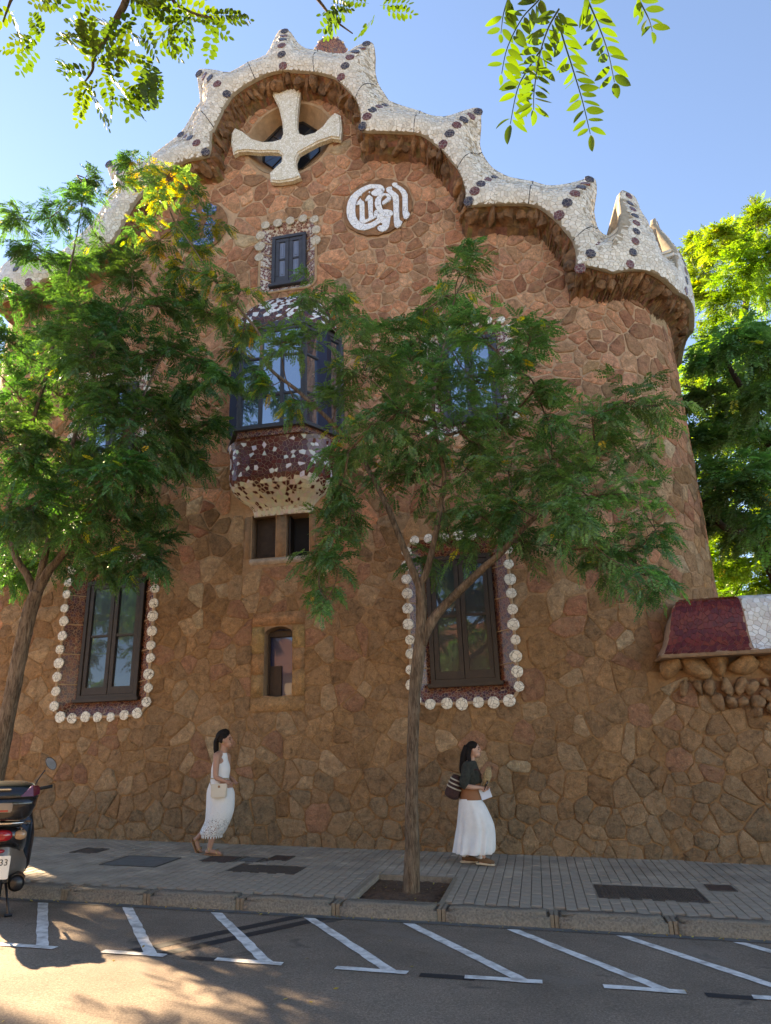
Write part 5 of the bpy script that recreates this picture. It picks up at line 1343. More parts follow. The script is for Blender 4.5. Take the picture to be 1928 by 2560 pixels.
# the long hanging leaves close overhead, every leaflet a piece of its own
def r8(x_, y_): return 1150+x_/2.777, y_/2.777
HL = [([(555, -30), (540, 10), (430, 130), (330, 330), (290, 510)], 16, (1, .45), 1.55), ([(690, 60), (612, 200), (550, 400), (515, 640), (512, 760)], 15, (1, 1), 1.5), ([(575, 330), (480, 470), (400, 620), (350, 860)], 13, (1, .6), 1.56),
      ([(672, 110), (720, 280), (790, 500), (850, 700), (905, 930)], 15, (1, .7), 1.52), ([(870, -40), (900, 30), (960, 170), (1030, 370), (1072, 570)], 12, (1, 1), 1.5), ([(1230, -40), (1250, 10), (1310, 130), (1335, 215)], 5, (1, 1), 1.54), ([(345, -30), (325, 20), (300, 110), (285, 230)], 8, (1, .5), 1.6)]
rh = random.Random(77)
for pts, n, sides, t in HL:
    P = smooth_path([at(*r8(*p), t+.02*sin(i)) for i, p in enumerate(pts)], 8); b = MB(); b.tube(P, np.linspace(.0022, .0008, len(P)).tolist(), 5); ra = b.build('hanging_leaf', M['leaf'], tn)
    setcol(ra.data, [(.06, .08, .02)]*len(ra.data.polygons))
    for k in range(n+1):
        for si, s in enumerate((1, -1)):
            if k == n and si: continue
            if rh.random() > sides[si]: continue
            w = (k+.9)/(n+.9)*(len(P)-1.01); j = min(int(w), len(P)-2); p = P[j].lerp(P[j+1], w-j); td = (P[j+1]-P[j]).normalized()
            fw = Vector(RW[:, 2]); side = td.cross(fw).normalized()*s
            d = td.copy() if k == n else (side*1.0+td*rh.uniform(.35, .75)+fw*rh.uniform(-.45, .35)+Vector((0, 0, -.25))).normalized()
            L = rh.uniform(.033, .046); Wd = L*rh.uniform(.15, .20)
            nrm = (fw*-1+Vector((rh.gauss(0, .5), rh.gauss(0, .3), rh.gauss(0, .5)))).normalized(); w_ = d.cross(nrm).normalized(); nrm = w_.cross(d)
            V = []; bend = rh.uniform(-.2, .3)
            prof_ = [(0, .06), (.12, .6), (.3, .95), (.5, 1.0), (.7, .85), (.88, .48), (1, .03)]
            for q, (s_, ww) in enumerate(prof_):
                c = p+d*(.003+L*s_)-nrm*(bend*L*s_*s_); f_2 = Wd*.32*ww
                V += [c+w_*Wd*ww+nrm*f_2, c, c-w_*Wd*ww+nrm*f_2]
            Fq = []
            for q in range(6):
                for e in (0, 1): i0 = q*3+e; Fq.append((i0, i0+1, i0+4, i0+3))
            m = mesh('leaflet', V, Fq, True); setcol(m, [rh.choice([(.075, .12, .012), (.09, .135, .014), (.06, .10, .012), (.05, .08, .014)])]*len(Fq)); put('leaflet', m, M['leaf'], ra)
# --- building across the road, present as a reflection and as bounce light
ob = thing('facing_house', (-3, -24, -.8), 'ochre rendered house across the road mirrored in the window panes', 'building')
M['ochre'] = simple('ochre', (.66, .48, .32), .9, .2, 1.5, .2, 30); M['rooftile'] = simple('rooftile', (.22, .09, .05), .85, .3, 3.0, .5, 8)
b = MB(); b.box((-14, -30, -2), (12, -21, 5.2)); b.build('wall', M['ochre'], ob)
b = MB(); b.add([(-14.5, -20.5, 5.2), (12.5, -20.5, 5.2), (12.5, -25.5, 7.4), (-14.5, -25.5, 7.4), (-14.5, -30.5, 5.2), (12.5, -30.5, 5.2)], [(0, 1, 2, 3), (3, 2, 5, 4), (0, 3, 4), (1, 5, 2), (0, 4, 5, 1)]); b.build('roof', M['rooftile'], ob)
for k in range(7):
    for z_ in (.9, 3.4):
        x_ = -12+k*3.6; b = MB(); b.box((x_, -21.03, z_), (x_+1.1, -20.96, z_+1.5), .01); w_ = b.build('window', M['wood'], ob)
        b = MB(); b.box((x_+.1, -20.97, z_+.1), (x_+1.0, -20.95, z_+1.4)); b.build('pane', M['glass'], w_)
print('leaves', n1, n2, n3, n4, n5)
# ================================================================== PEOPLE
M['skin'] = simple('skin', (.42, .22, .145), .55, .08, 20.0); M['skin2'] = simple('skin2', (.52, .29, .20), .55, .08, 20.0)
M['hair'] = simple('hair', (.014, .009, .007), .6, .5, 40.0, .8, 120, dist=.01, spec=.15)
M['white'] = simple('white_cloth', (.74, .73, .71), .85, .08, 8.0, .35, 14, dist=.02)
M['rustcloth'] = simple('rust_cloth', (.30, .125, .055), .85, .12, 10.0, .3, 30)
M['olive'] = simple('olive_cloth', (.028, .03, .022), .85, .7, 26.0, .5, 60)
M['tan'] = simple('tan_leather', (.30, .15, .07), .5, .2, 20.0); M['gold'] = simple('gold', (.55, .36, .14), .35, .1, 20.0, metal=.8)
M['beige'] = simple('beige_leather', (.62, .56, .46), .45, .06, 10.0); M['sole'] = simple('sole', (.62, .52, .38), .8, .1, 20.0)
M['brown'] = simple('brown_suede', (.16, .085, .04), .9, .2, 30.0); M['black'] = simple('black_plastic', (.012, .012, .014), .35, .2, 10.0)
M['straw'] = simple('straw', (.46, .33, .17), .95, .5, 45.0, 1.0, 90, dist=.02); M['paper'] = simple('paper', (.62, .68, .78), .8, .06, 10.0)
M['woven'] = simple('woven', (.055, .022, .018), .9, .4, 60.0, .8, 120); M['cream'] = simple('cream_weave', (.52, .46, .36), .9, .2, 60.0, .8, 120)
def lace():
    m, nt, b = nm('lace'); L = nt.links
    tc = nt.nodes.new('ShaderNodeTexCoord'); sp = nt.nodes.new('ShaderNodeSeparateXYZ'); L.new(tc.outputs['Object'], sp.inputs[0])
    v = nd(nt, 'ShaderNodeTexVoronoi', Scale=46.0); v.feature = 'DISTANCE_TO_EDGE'; L.new(tc.outputs['Object'], v.inputs['Vector'])
    n = nd(nt, 'ShaderNodeTexNoise', Scale=38.0, Detail=2.0); L.new(tc.outputs['Object'], n.inputs['Vector'])
    hole = ramp(nt, v.outputs['Distance'], [(.13, 0.0), (.22, 1.0)])
    zz = ramp(nt, sp.outputs[2], [(.44, 1.0), (.50, .12), (.80, .0)])
    a = nd(nt, 'ShaderNodeMath', operation='MULTIPLY'); L.new(hole.outputs[0], a.inputs[0]); L.new(zz.outputs[0], a.inputs[1])
    c = nd(nt, 'ShaderNodeMath', operation='MULTIPLY'); L.new(a.outputs[0], c.inputs[0]); nr = ramp(nt, n.outputs['Fac'], [(.42, .25), (.5, 1.0)]); L.new(nr.outputs[0], c.inputs[1])
    b.inputs['Base Color'].default_value = (.74, .73, .71, 1); b.inputs['Roughness'].default_value = .9
    bp_ = nd(nt, 'ShaderNodeBump', Strength=.6, Distance=.006); L.new(n.outputs['Fac'], bp_.inputs['Height']); L.new(bp_.outputs[0], b.inputs['Normal'])
    t = nt.nodes.new('ShaderNodeBsdfTransparent'); mx = nt.nodes.new('ShaderNodeMixShader'); L.new(c.outputs[0], mx.inputs[0]); L.new(b.outputs[0], mx.inputs[1]); L.new(t.outputs[0], mx.inputs[2])
    L.new(mx.outputs[0], nt.nodes['Material Output'].inputs[0]); return m
M['lace'] = lace()
def remesh(o, vox, it=6):
    md = o.modifiers.new('r', 'REMESH'); md.mode = 'VOXEL'; md.voxel_size = vox; md.use_smooth_shade = True
    sm = o.modifiers.new('s', 'SMOOTH'); sm.factor = .5; sm.iterations = it
    dg = bpy.context.evaluated_depsgraph_get(); e = o.evaluated_get(dg); m = bpy.data.meshes.new_from_object(e)
    mt = o.data.materials[0] if o.data.materials else None
    o.modifiers.clear(); o.data = m
    if mt and not m.materials: m.materials.append(mt)
    m.polygons.foreach_set('use_smooth', [True]*len(m.polygons))
    return o
def limb(b, pts, rad, n=12, k=5):
    P = smooth_path(pts, k); R = np.interp(np.linspace(0, len(rad)-1, len(P)), range(len(rad)), rad); b.tube(P, R.tolist(), n)
    b.ell(P[0], (rad[0],)*3); b.ell(P[-1], (rad[-1],)*3)
def hand(b, wrist, palm, dirs, curl, side, sc=1.0):
    """palm ellipsoid, four unequal bent fingers, thumb from the side of the palm"""
    d = (palm-wrist).normalized(); acr = dirs.normalized(); nrm = d.cross(acr).normalized()
    limb(b, [wrist, wrist.lerp(palm, .6), palm], [.023*sc, .026*sc, .028*sc], 10, 3)
    b.ell(palm, (.036*sc, .036*sc, .018*sc), 10, 7, Matrix((d, acr, nrm)).transposed().to_4x4())
    for i, (o, l) in enumerate(((-.027, .060), (-.009, .072), (.009, .068), (.026, .052))):
        p0 = palm+acr*o*sc+d*.022*sc; p1 = p0+(d*.9+nrm*curl*.4)*l*.5*sc; p2 = p1+(d*.55+nrm*curl*.9)*l*.5*sc
        limb(b, [p0, p1, p2], [.0095*sc, .0085*sc, .007*sc], 7, 2)
    p0 = palm-acr*.028*sc-d*.015*sc; p1 = p0+(-acr*.7+d*.6+nrm*curl*.3)*.035*sc; p2 = p1+(d*.8+nrm*curl*.6)*.028*sc
    limb(b, [p0, p1, p2], [.0115*sc, .0105*sc, .008*sc], 7, 2)
def loft(secs, n=40, fold=0.0, nf=9, seed=0, cap=False, front=None):
    """secs: (z, x0, x1, half depth[, fold amp])"""
    rl = random.Random(seed); ph = [rl.uniform(0, 6.28) for _ in range(4)]
    V = []; Fq = []
    P = [np.array(s[:4]) for s in secs]; out = []
    for i in range(len(P)-1):
        for j in range(5):
            w = j/5; a, b, c, d = P[max(i-1, 0)], P[i], P[i+1], P[min(i+2, len(P)-1)]
            out.append(.5*((2*b)+(c-a)*w+(2*a-5*b+4*c-d)*w*w+(3*b-a-3*c+d)*w**3))
    out.append(P[-1]); N = len(out)
    for i, (z, x0, x1, dy) in enumerate(out):
        f = fold*(i/(N-1))**1.3
        for k in range(n):
            a = 2*pi*k/n; r = 1+f*(sin(nf*a+ph[0]+i*.03)+.6*sin((nf-4)*a+ph[1])+.4*sin((nf+5)*a+ph[2]-i*.05))
            V.append(((x0+x1)/2+(x1-x0)/2*cos(a)*r, dy*sin(a)*r, z))
    for i in range(N-1):
        for k in range(n): Fq.append((i*n+k, i*n+(k+1) % n, (i+1)*n+(k+1) % n, (i+1)*n+k))
    if cap: Fq.append(tuple(range(n)))
    return V, Fq
def part(name, v, f, mat, root, smooth=True, solid=0.0):
    o = put(name, mesh(name, v, f, smooth), mat, root)
    if solid: md = o.modifiers.new('t', 'SOLIDIFY'); md.thickness = solid; md.offset = 0
    return o
def head(b, hb, hr, c, s=1.0):
    """face in profile towards +X; c = head centre"""
    c = Vector(c)
    b.ell(c, (.092*s, .074*s, .112*s), 16, 12); b.ell(c+Vector((.035, 0, -.062))*s, (.058*s, .054*s, .058*s), 12, 9)
    b.ell(c+Vector((.072, 0, -.088))*s, (.022*s, .024*s, .020*s), 8, 6)                                     # chin
    limb(b, [c+Vector((.088, 0, .020))*s, c+Vector((.100, 0, -.008))*s, c+Vector((.112, 0, -.030))*s], [.009*s, .010*s, .012*s], 7, 2)   # nose
    b.ell(c+Vector((.090, 0, -.058))*s, (.014*s, .024*s, .009*s), 8, 6); b.ell(c+Vector((.086, 0, -.068))*s, (.014*s, .022*s, .009*s), 8, 6)  # lips
    b.ell(c+Vector((.080, 0, .030))*s, (.016*s, .05*s, .012*s), 8, 6)                                       # brow
    for sd in (-1, 1):
        b.ell(c+Vector((-.002, sd*.076, -.010))*s, (.018*s, .010*s, .030*s), 8, 7)                            # ear
def eyes(c, root, s=1.0):
    for sd in (-1, 1):
        q = MB(); q.ell(Vector(c)+Vector((.078, sd*.033, .006))*s, (.013*s, .013*s, .010*s), 8, 6); q.build('eye', M['black'], root, True)
        q = MB(); q.tube([Vector(c)+Vector((.088, sd*.016, .030))*s, Vector(c)+Vector((.086, sd*.034, .034))*s, Vector(c)+Vector((.074, sd*.052, .028))*s], .0045*s, 5); q.build('eyebrow', M['hair'], root, True)
    q = MB(); q.ell(Vector(c)+Vector((.094, 0, -.063))*s, (.010*s, .020*s, .006*s), 8, 6); q.build('lips', M['rustcloth'] if s < 0 else M['lipm'], root, True)
M['lipm'] = simple('lips', (.36, .12, .10), .5, .05, 10.0)
def hairlobe(path, rads, root, name='hair', flat=1.0):
    q = MB(); P = smooth_path(path, 6); R = np.interp(np.linspace(0, len(rads)-1, len(P)), range(len(rads)), rads); q.tube(P, R.tolist(), 12, flat=flat); return q
V3 = Vector
# ---- woman in the white lace dress
g0 = onG(538, 2136)
w1 = thing('person', (g0[0]+.02, g0[1], gz(g0[0], g0[1])+.003), 'woman in sleeveless white lace dress and sandals walking along the wall', 'person', None, True)
w1.rotation_euler = (0, math.atan(SL)*.6, radians(-3))
b = MB()
b.ell((.03, 0, .92), (.155, .165, .14), 14, 10); b.ell((-.005, 0, 1.06), (.115, .135, .16), 14, 10); b.ell((-.02, 0, 1.23), (.115, .150, .16), 14, 10)
limb(b, [V3((-.02, -.155, 1.365)), V3((-.02, 0, 1.385)), V3((-.02, .155, 1.365))], [.052, .065, .052]); limb(b, [V3((-.005, 0, 1.37)), V3((.02, 0, 1.44)), V3((.03, 0, 1.52))], [.062, .050, .050])
HC1 = (.045, 0, 1.595); head(b, 0, 0, HC1)
limb(b, [V3((.0, -.175, 1.355)), V3((.005, -.195, 1.22)), V3((.02, -.205, 1.075)), V3((.09, -.195, 1.035)), V3((.155, -.175, 1.01))], [.055, .047, .041, .036, .026])
hand(b, V3((.155, -.175, 1.01)), V3((.205, -.165, .985)), V3((0, 1, .3)), 1.0, 1)
limb(b, [V3((.0, .175, 1.355)), V3((.0, .20, 1.22)), V3((.01, .21, 1.075)), V3((.09, .17, 1.03)), V3((.16, .12, 1.0))], [.052, .045, .040, .034, .026])
hand(b, V3((.16, .12, 1.0)), V3((.20, .09, .975)), V3((0, 1, .3)), 1.0, 1)
limb(b, [V3((.03, -.085, .86)), V3((.06, -.085, .66)), V3((.03, -.085, .47)), V3((-.03, -.085, .28)), V3((-.075, -.085, .085))], [.095, .08, .058, .052, .036])
limb(b, [V3((-.11, -.085, .045)), V3((-.03, -.085, .045)), V3((.06, -.085, .030)), V3((.105, -.09, .024))], [.030, .032, .030, .020])
limb(b, [V3((.02, .085, .86)), V3((.0, .085, .66)), V3((-.07, .085, .47)), V3((-.23, .085, .32)), V3((-.365, .085, .20))], [.095, .08, .058, .052, .036])
limb(b, [V3((-.40, .085, .185)), V3((-.365, .085, .12)), V3((-.335, .085, .05)), V3((-.30, .085, .022))], [.030, .033, .030, .018])
for i in range(5):
    y = -.115+i*.014; b.ell((.118-.004*i*i*.4, y, .020), (.018, .008, .009), 6, 5); y = .06+i*.013; b.ell((-.292, y, .018), (.016, .008, .009), 6, 5)
body = b.build('body', M['skin'], w1, True); remesh(body, .0058); eyes(HC1, w1)
v, f = loft([(1.405, -.055, .065, .066), (1.36, -.10, .080, .085), (1.30, -.128, .088, .115), (1.22, -.142, .118, .150), (1.16, -.150, .128, .152), (1.08, -.148, .118, .145), (1.0, -.158, .13, .155), (.93, -.18, .17, .172), (.86, -.198, .212, .19), (.74, -.195, .226, .20), (.60, -.192, .222, .20), (.50, -.190, .196, .195), (.42, -.205, .165, .19), (.34, -.245, .125, .19), (.285, -.262, .092, .185), (.245, -.225, .05, .165)], 48, .018, 7, 2)
dress = part('dress', v, f, M['lace'], w1, True)
q = MB(); n = 40
for k in range(22):
    a = 2*pi*k/22; q.ell((-.088+.138*cos(a), .165*sin(a), .236), (.011, .011, .02), 6, 5)
q.build('scalloped_hem', M['white'], dress, True, 'stuff')
q = MB(); q.tube([(-.015+.148*cos(a), .155*sin(a), 1.045) for a in np.linspace(0, 2*pi, 30)[:-1]], .006, 5, closed=True); q.build('belt_cord', M['gold'], dress)
b = hairlobe([(.07, 0, 1.672), (.03, 0, 1.690), (-.03, 0, 1.665), (-.05, 0, 1.62), (-.04, 0, 1.57)], [.045, .072, .082, .078, .05], w1); hr = b.build('hair', M['hair'], w1, True)
b = MB(); b.ell((.025, 0, 1.635), (.094, .082, .085), 14, 10); b.ell((-.085, 0, 1.645), (.03, .035, .03)); b.ell((.005, -.062, 1.60), (.05, .022, .055)); b.ell((.005, .062, 1.60), (.05, .022, .055)); b.build('hair_crown', M['hair'], hr, True, merge=False, kind='stuff')
b = hairlobe([(-.09, 0, 1.65), (-.115, 0, 1.58), (-.112, 0, 1.48), (-.105, 0, 1.40), (-.10, 0, 1.365)], [.025, .040, .042, .032, .010], w1); b.build('ponytail', M['hair'], hr, True)
b = MB(); b.tube([(.125, -.045, 1.612), (.10, -.065, 1.610), (.05, -.078, 1.606)], .0035, 4); b.tube([(.125, .045, 1.612), (.10, .065, 1.610), (.05, .078, 1.606)], .0035, 4)
b.tube([(.132, -.045+.018*cos(a)+.018, 1.600+.016*sin(a)) for a in np.linspace(0, 6.28, 12)], .003, 4); b.tube([(.132, .012+.018*cos(a), 1.600+.016*sin(a)) for a in np.linspace(0, 6.28, 12)], .003, 4); b.build('glasses', M['tan'], w1, kind='stuff')
b = MB(); b.tube([(.04+.012*cos(a), -.085, 1.555+.014*sin(a)) for a in np.linspace(0, 6.28, 12)], .003, 4); b.build('earring', M['gold'], w1)
for nm2, y, pts in (('sandal', -.088, [(-.135, .012), (-.05, .010), (.05, .008), (.135, .010)]), ('sandal', .085, [(-.445, .185), (-.40, .10), (-.345, .010), (-.285, .006)])):
    b = MB(); P = smooth_path([(x_, y, z_) for x_, z_ in pts], 5); V = []; Fq = []
    for i, p in enumerate(P):
        t = (P[min(i+1, len(P)-1)]-P[max(i-1, 0)]).normalized(); up = V3((0, 1, 0)).cross(t)*-1
        if up.z < 0 and abs(t.z) < .9: up = -up
        w_ = .034+.010*sin(pi*i/(len(P)-1))
        for dy, du in ((-w_, 0), (w_, 0), (w_, -.014), (-w_, -.014)): V.append(p+V3((0, dy, 0))+up*du*1.0)
    for i in range(len(P)-1):
        for k in range(4): Fq.append((i*4+k, i*4+(k+1) % 4, (i+1)*4+(k+1) % 4, (i+1)*4+k))
    Fq += [(3, 2, 1, 0), tuple(len(V)-4+k for k in range(4))]
    so_ = part('sandal', V, Fq, M['tan'], w1, False)
    fr = (-.05, .065) if y < 0 else None
    st = [((-.065, y, .075), .040), ((.06, y, .035), .042)] if y < 0 else [((-.385, y, .165), .042), ((-.318, y, .045), .040)]
    for (c, r) in st:
        q = MB(); ax = V3((1, 0, .4)) if y < 0 else V3((.75, 0, -.65))
        e1 = V3((0, 1, 0)); e2 = ax.cross(e1).normalized(); q.tube([V3(c)+e1*r*cos(a)+e2*r*sin(a) for a in np.linspace(0, 6.28, 16)[:-1]], .006, 5, closed=True); q.build('strap', M['gold'], so_)
# bag at her hip
bg = thing('handbag', w1.location+V3((.09, -.24, .88)), 'small beige box handbag hanging at the hip of the woman in lace', 'handbag', None, True); bg.rotation_euler = (0, 0, radians(14))
b = MB(); b.box((-.095, -.045, -.10), (.13, .045, .09), .014); b.build('body', M['beige'], bg)
b = MB(); b.box((-.098, -.049, .0), (.133, .0, .094), .008); b.build('flap', M['beige'], bg)
b = MB(); b.ell((.02, -.052, .055), (.018, .006, .018)); b.build('clasp', M['tan'], bg, True)
b = MB(); b.tube(smooth_path([(-.095, -.02, .06), (-.12, .0, .12), (-.16, .06, .20), (-.19, .16, .22)], 5), .005, 5); b.tube(smooth_path([(.12, .0, .08), (.10, .08, .13), (.05, .17, .18)], 4), .005, 5); b.build('strap', M['gold'], bg, kind='stuff')
# ---- woman in the white skirt
g0 = onG(1190, 2160)
w2 = thing('person', (g0[0], g0[1], gz(g0[0], g0[1])+.003), 'woman in long white skirt and dark lace shirt carrying papers and dried flowers', 'person', None, True)
w2.rotation_euler = (0, math.atan(SL)*.6, radians(-2))
k2 = .00089
def q2(x_, z_): return ((x_-600)*k2, (2045-z_)*k2)
b = MB()
b.ell((-.03, 0, .86), (.135, .155, .13), 14, 10); b.ell((-.035, 0, 1.0), (.11, .125, .15), 14, 10); b.ell((-.03, 0, 1.16), (.11, .14, .15), 14, 10)
limb(b, [V3((-.04, -.145, 1.275)), V3((-.03, 0, 1.30)), V3((-.04, .145, 1.275))], [.050, .062, .050]); limb(b, [V3((-.02, 0, 1.29)), V3((.005, 0, 1.36)), V3((.02, 0, 1.44))], [.058, .046, .046])
HC2 = (.038, 0, 1.49); head(b, 0, 0, HC2, .95)
limb(b, [V3((-.03, -.165, 1.265)), V3((-.07, -.19, 1.14)), V3((-.10, -.20, 1.025)), V3((0, -.175, .995)), V3((.11, -.12, .985))], [.050, .045, .038, .034, .024])
hand(b, V3((.11, -.12, .985)), V3((.165, -.095, .975)), V3((0, .6, .8)), 1.0, 1, .95)
limb(b, [V3((-.03, .165, 1.265)), V3((-.05, .19, 1.14)), V3((-.06, .19, 1.03)), V3((.02, .14, .99)), V3((.12, .06, .965))], [.050, .045, .038, .034, .024])
hand(b, V3((.12, .06, .965)), V3((.17, .035, .94)), V3((0, .6, .8)), 1.0, 1, .95)
for y, kn, an in ((-.085, (.08, .45), (.115, .10)), (.085, (-.06, .45), (-.125, .09))):
    limb(b, [V3((-.02, y, .82)), V3((.03, y, .64)), V3((kn[0], y, kn[1])), V3(((kn[0]+an[0])/2, y, .27)), V3((an[0], y, an[1]))], [.09, .078, .056, .050, .034])
    limb(b, [V3((an[0]-.04, y, .045)), V3((an[0]+.05, y, .04)), V3((an[0]+.13, y, .028))], [.030, .030, .022])
body = b.build('body', M['skin2'], w2, True); remesh(body, .0058); eyes(HC2, w2, .95)
S2 = [(1108, 380, 712, .178), (1180, 374, 770, .195), (1280, 364, 822, .205), (1400, 350, 872, .212), (1500, 338, 900, .215), (1620, 318, 905, .215), (1740, 300, 896, .235), (1850, 284, 880, .25), (1895, 280, 850, .25)]
v, f = loft([(q2(0, z_)[1], q2(x0, 0)[0], q2(x1, 0)[0], d) for z_, x0, x1, d in S2], 96, .085, 11, 5); part('skirt', v, f, M['white'], w2, True, .006)
S3 = [(860, 412, 735, .135), (930, 408, 722, .132), (1000, 402, 716, .135), (1080, 392, 728, .175), (1122, 386, 742, .185)]
v, f = loft([(q2(0, z_)[1], q2(x0, 0)[0], q2(x1, 0)[0], d) for z_, x0, x1, d in S3], 40, .012, 7, 6); part('top', v, f, M['rustcloth'], w2, True, .006)
S4 = [(540, 540, 645, .080), (562, 480, 668, .19), (625, 445, 690, .212), (720, 425, 722, .19), (800, 412, 742, .165), (860, 410, 744, .155), (905, 414, 700, .14)]
v, f = loft([(q2(0, z_)[1], q2(x0, 0)[0], q2(x1, 0)[0], d) for z_, x0, x1, d in S4], 44, .02, 8, 7); sh = part('shirt', v, f, M['olive'], w2, True, .006)
for s in (-1, 1):
    b = MB(); P = smooth_path([V3((-.03, s*.13, 1.29)), V3((-.065, s*.19, 1.15)), V3((-.09, s*.20, 1.055)), V3((-.05, s*.198, 1.01))], 5); b.tube(P, np.linspace(.074, .070, len(P)).tolist(), 14, cap=False); b.build('sleeve', M['olive'], sh, True)
b = MB(); b.ell((.018, 0, 1.525), (.092, .080, .085), 14, 10); b.ell((-.05, 0, 1.47), (.055, .075, .10), 12, 9); hr = b.build('hair', M['hair'], w2, True, kind='stuff')
b = hairlobe([(-.03, 0, 1.53), (-.075, 0, 1.42), (-.10, 0, 1.32), (-.135, -.01, 1.22), (-.15, -.01, 1.16)], [.075, .080, .075, .05, .015], w2); b.build('long_hair', M['hair'], hr, True)
b = hairlobe([(-.01, -.07, 1.50), (-.03, -.085, 1.42), (-.02, -.10, 1.33), (-.04, -.11, 1.26)], [.03, .032, .028, .012], w2); b.build('side_lock', M['hair'], hr, True)
for y, an, rot in ((-.085, .095, -.06), (.085, -.145, .0)):
    T = Matrix.Translation((an+.03, y, .0)) @ Matrix.Rotation(-rot, 4, 'Y')
    b = MB(); P = [(-.085, 0, .055), (-.04, 0, .060), (.03, 0, .050), (.10, 0, .036), (.135, 0, .028)]; b.tube(smooth_path(P, 4), np.interp(np.linspace(0, 4, 17), range(5), [.030, .040, .042, .036, .016]).tolist(), 12); b.v = [T @ V3(p) for p in b.v]; sn = b.build('shoe', M['brown'], w2, True)
    b = MB(); b.box((-.115, -.042, .002), (.15, .042, .024), .01, T); b.build('sole', M['sole'], sn)
    b = MB(); b.tube([T @ V3((-.05, 0, .075)), T @ V3((-.045, 0, .125))], [.040, .038], 10); b.build('sock', M['white'], w2, True)
    b = MB()
    for j in range(3): b.tube([T @ V3((.0+.022*j, -.03, .082-.010*j)), T @ V3((.005+.022*j, 0, .096-.011*j)), T @ V3((.0+.022*j, .03, .082-.010*j))], .004, 4)
    b.build('laces', M['white'], sn, kind='stuff')
L2 = w2.location
tb_ = thing('tote_bag', L2+V3((-.27, -.03, .90)), 'brown woven tote with cream stripes on the back of the woman in the skirt', 'bag', None, True); tb_.rotation_euler = (0, radians(24), 0)
v, f = loft([(.26, -.07, .07, .13), (.20, -.09, .09, .16), (.08, -.10, .10, .17), (-.02, -.10, .10, .165), (-.05, -.06, .06, .12)], 30, .0, 5, 1, True); part('body', v, f, M['woven'], tb_, True, .008)
for z_, r in ((.205, .094), (.15, .100), (.095, .104)):
    b = MB(); b.tube([(r*cos(a), r*1.68*sin(a), z_) for a in np.linspace(0, 2*pi, 30)[:-1]], .011, 6, closed=True); b.build('stripe', M['cream'], tb_, True)
b = MB(); b.tube(smooth_path([(.04, -.11, .24), (.11, -.13, .36), (.22, -.13, .45), (.30, -.12, .40)], 5), .010, 6); b.build('strap', M['woven'], tb_, True)
bq = thing('dried_flower_bunch', L2+V3((.20, -.06, 1.0)), 'straw coloured dried flower bunch held upright by the woman in the skirt', 'flowers', None, True); bq.rotation_euler = (0, radians(18), 0)
b = MB(); rq = random.Random(6); b.lathe([(.018, -.08), (.026, .0), (.050, .07), (.060, .14), (.050, .20), (.028, .235), (0, .245)], 14); b.v = [V3(p)*(1+rq.uniform(-.07, .07)) for p in b.v]; b.build('wrap', M['straw'], bq, False)
b = MB()
for k in range(26):
    a = rq.uniform(0, 6.28); r = rq.uniform(.0, .045); b.tube([(r*.5*cos(a), r*.5*sin(a), .12), (r*1.1*cos(a), r*1.1*sin(a), rq.uniform(.22, .27))], .003, 4)
b.build('stalks', M['straw'], bq, kind='stuff')
ph = thing('phone', L2+V3((.215, -.115, 1.005)), 'dark phone in the hand of the woman in the skirt', 'phone', None, True); ph.rotation_euler = (radians(20), radians(25), radians(20))
b = MB(); b.box((-.004, -.036, -.072), (.004, .036, .072), .0035); b.build('case', M['black'], ph); b = MB(); b.ell((-.006, -.015, .045), (.003, .012, .012)); b.build('lens', M['paper'], ph)
pp = thing('folded_papers', L2+V3((.20, -.05, .905)), 'pale blue folded papers held by the woman in the skirt', 'papers', None, True); pp.rotation_euler = (radians(8), radians(-18), radians(8))
b = MB()
for j in range(3): b.box((-.075, -.012+.008*j, -.075), (.075, -.008+.008*j, .065), 0, Matrix.Rotation(.04*j, 4, 'Y'))
b.build('sheets', M['paper'], pp, kind='stuff')
# ================================================================== SCOOTER
M['bodyblack'] = simple('scooter_black', (.012, .012, .014), .22, .2, 8.0, coat=.4); M['bodygrey'] = simple('scooter_champagne', (.20, .165, .14), .35, .1, 8.0, metal=.3, coat=.3)
M['redlens'] = simple('red_lens', (.30, .008, .016), .12, .15, 30.0, coat=.5); M['darkred'] = simple('dark_red_lens', (.12, .01, .025), .12, .15, 30.0, coat=.5); M['amber'] = simple('amber_lens', (.34, .22, .13), .15, .2, 30.0, coat=.5)
M['plate'] = simple('plate_white', (.72, .70, .64), .5, .05, 10.0); M['chrome'] = simple('chrome', (.55, .55, .55), .15, .05, 10.0, metal=1.0); M['rubber'] = simple('rubber', (.014, .014, .014), .85, .2, 20.0, .3, 60)
mm, nt_, bb = nm('mirror_glass'); bb.inputs['Metallic'].default_value = 1; bb.inputs['Roughness'].default_value = .02; bb.inputs['Base Color'].default_value = (.9, .9, .9, 1); M['mirror'] = mm
g0 = onG(-24, 2288, -KH)
sc = thing('parked_scooter', (g0[0], g0[1], gz(g0[0], g0[1])-KH), 'black scooter with large top box parked nose to the kerb', 'scooter', None, True)
sc.rotation_euler = (0, radians(1.5), math.atan2(.58, .81))
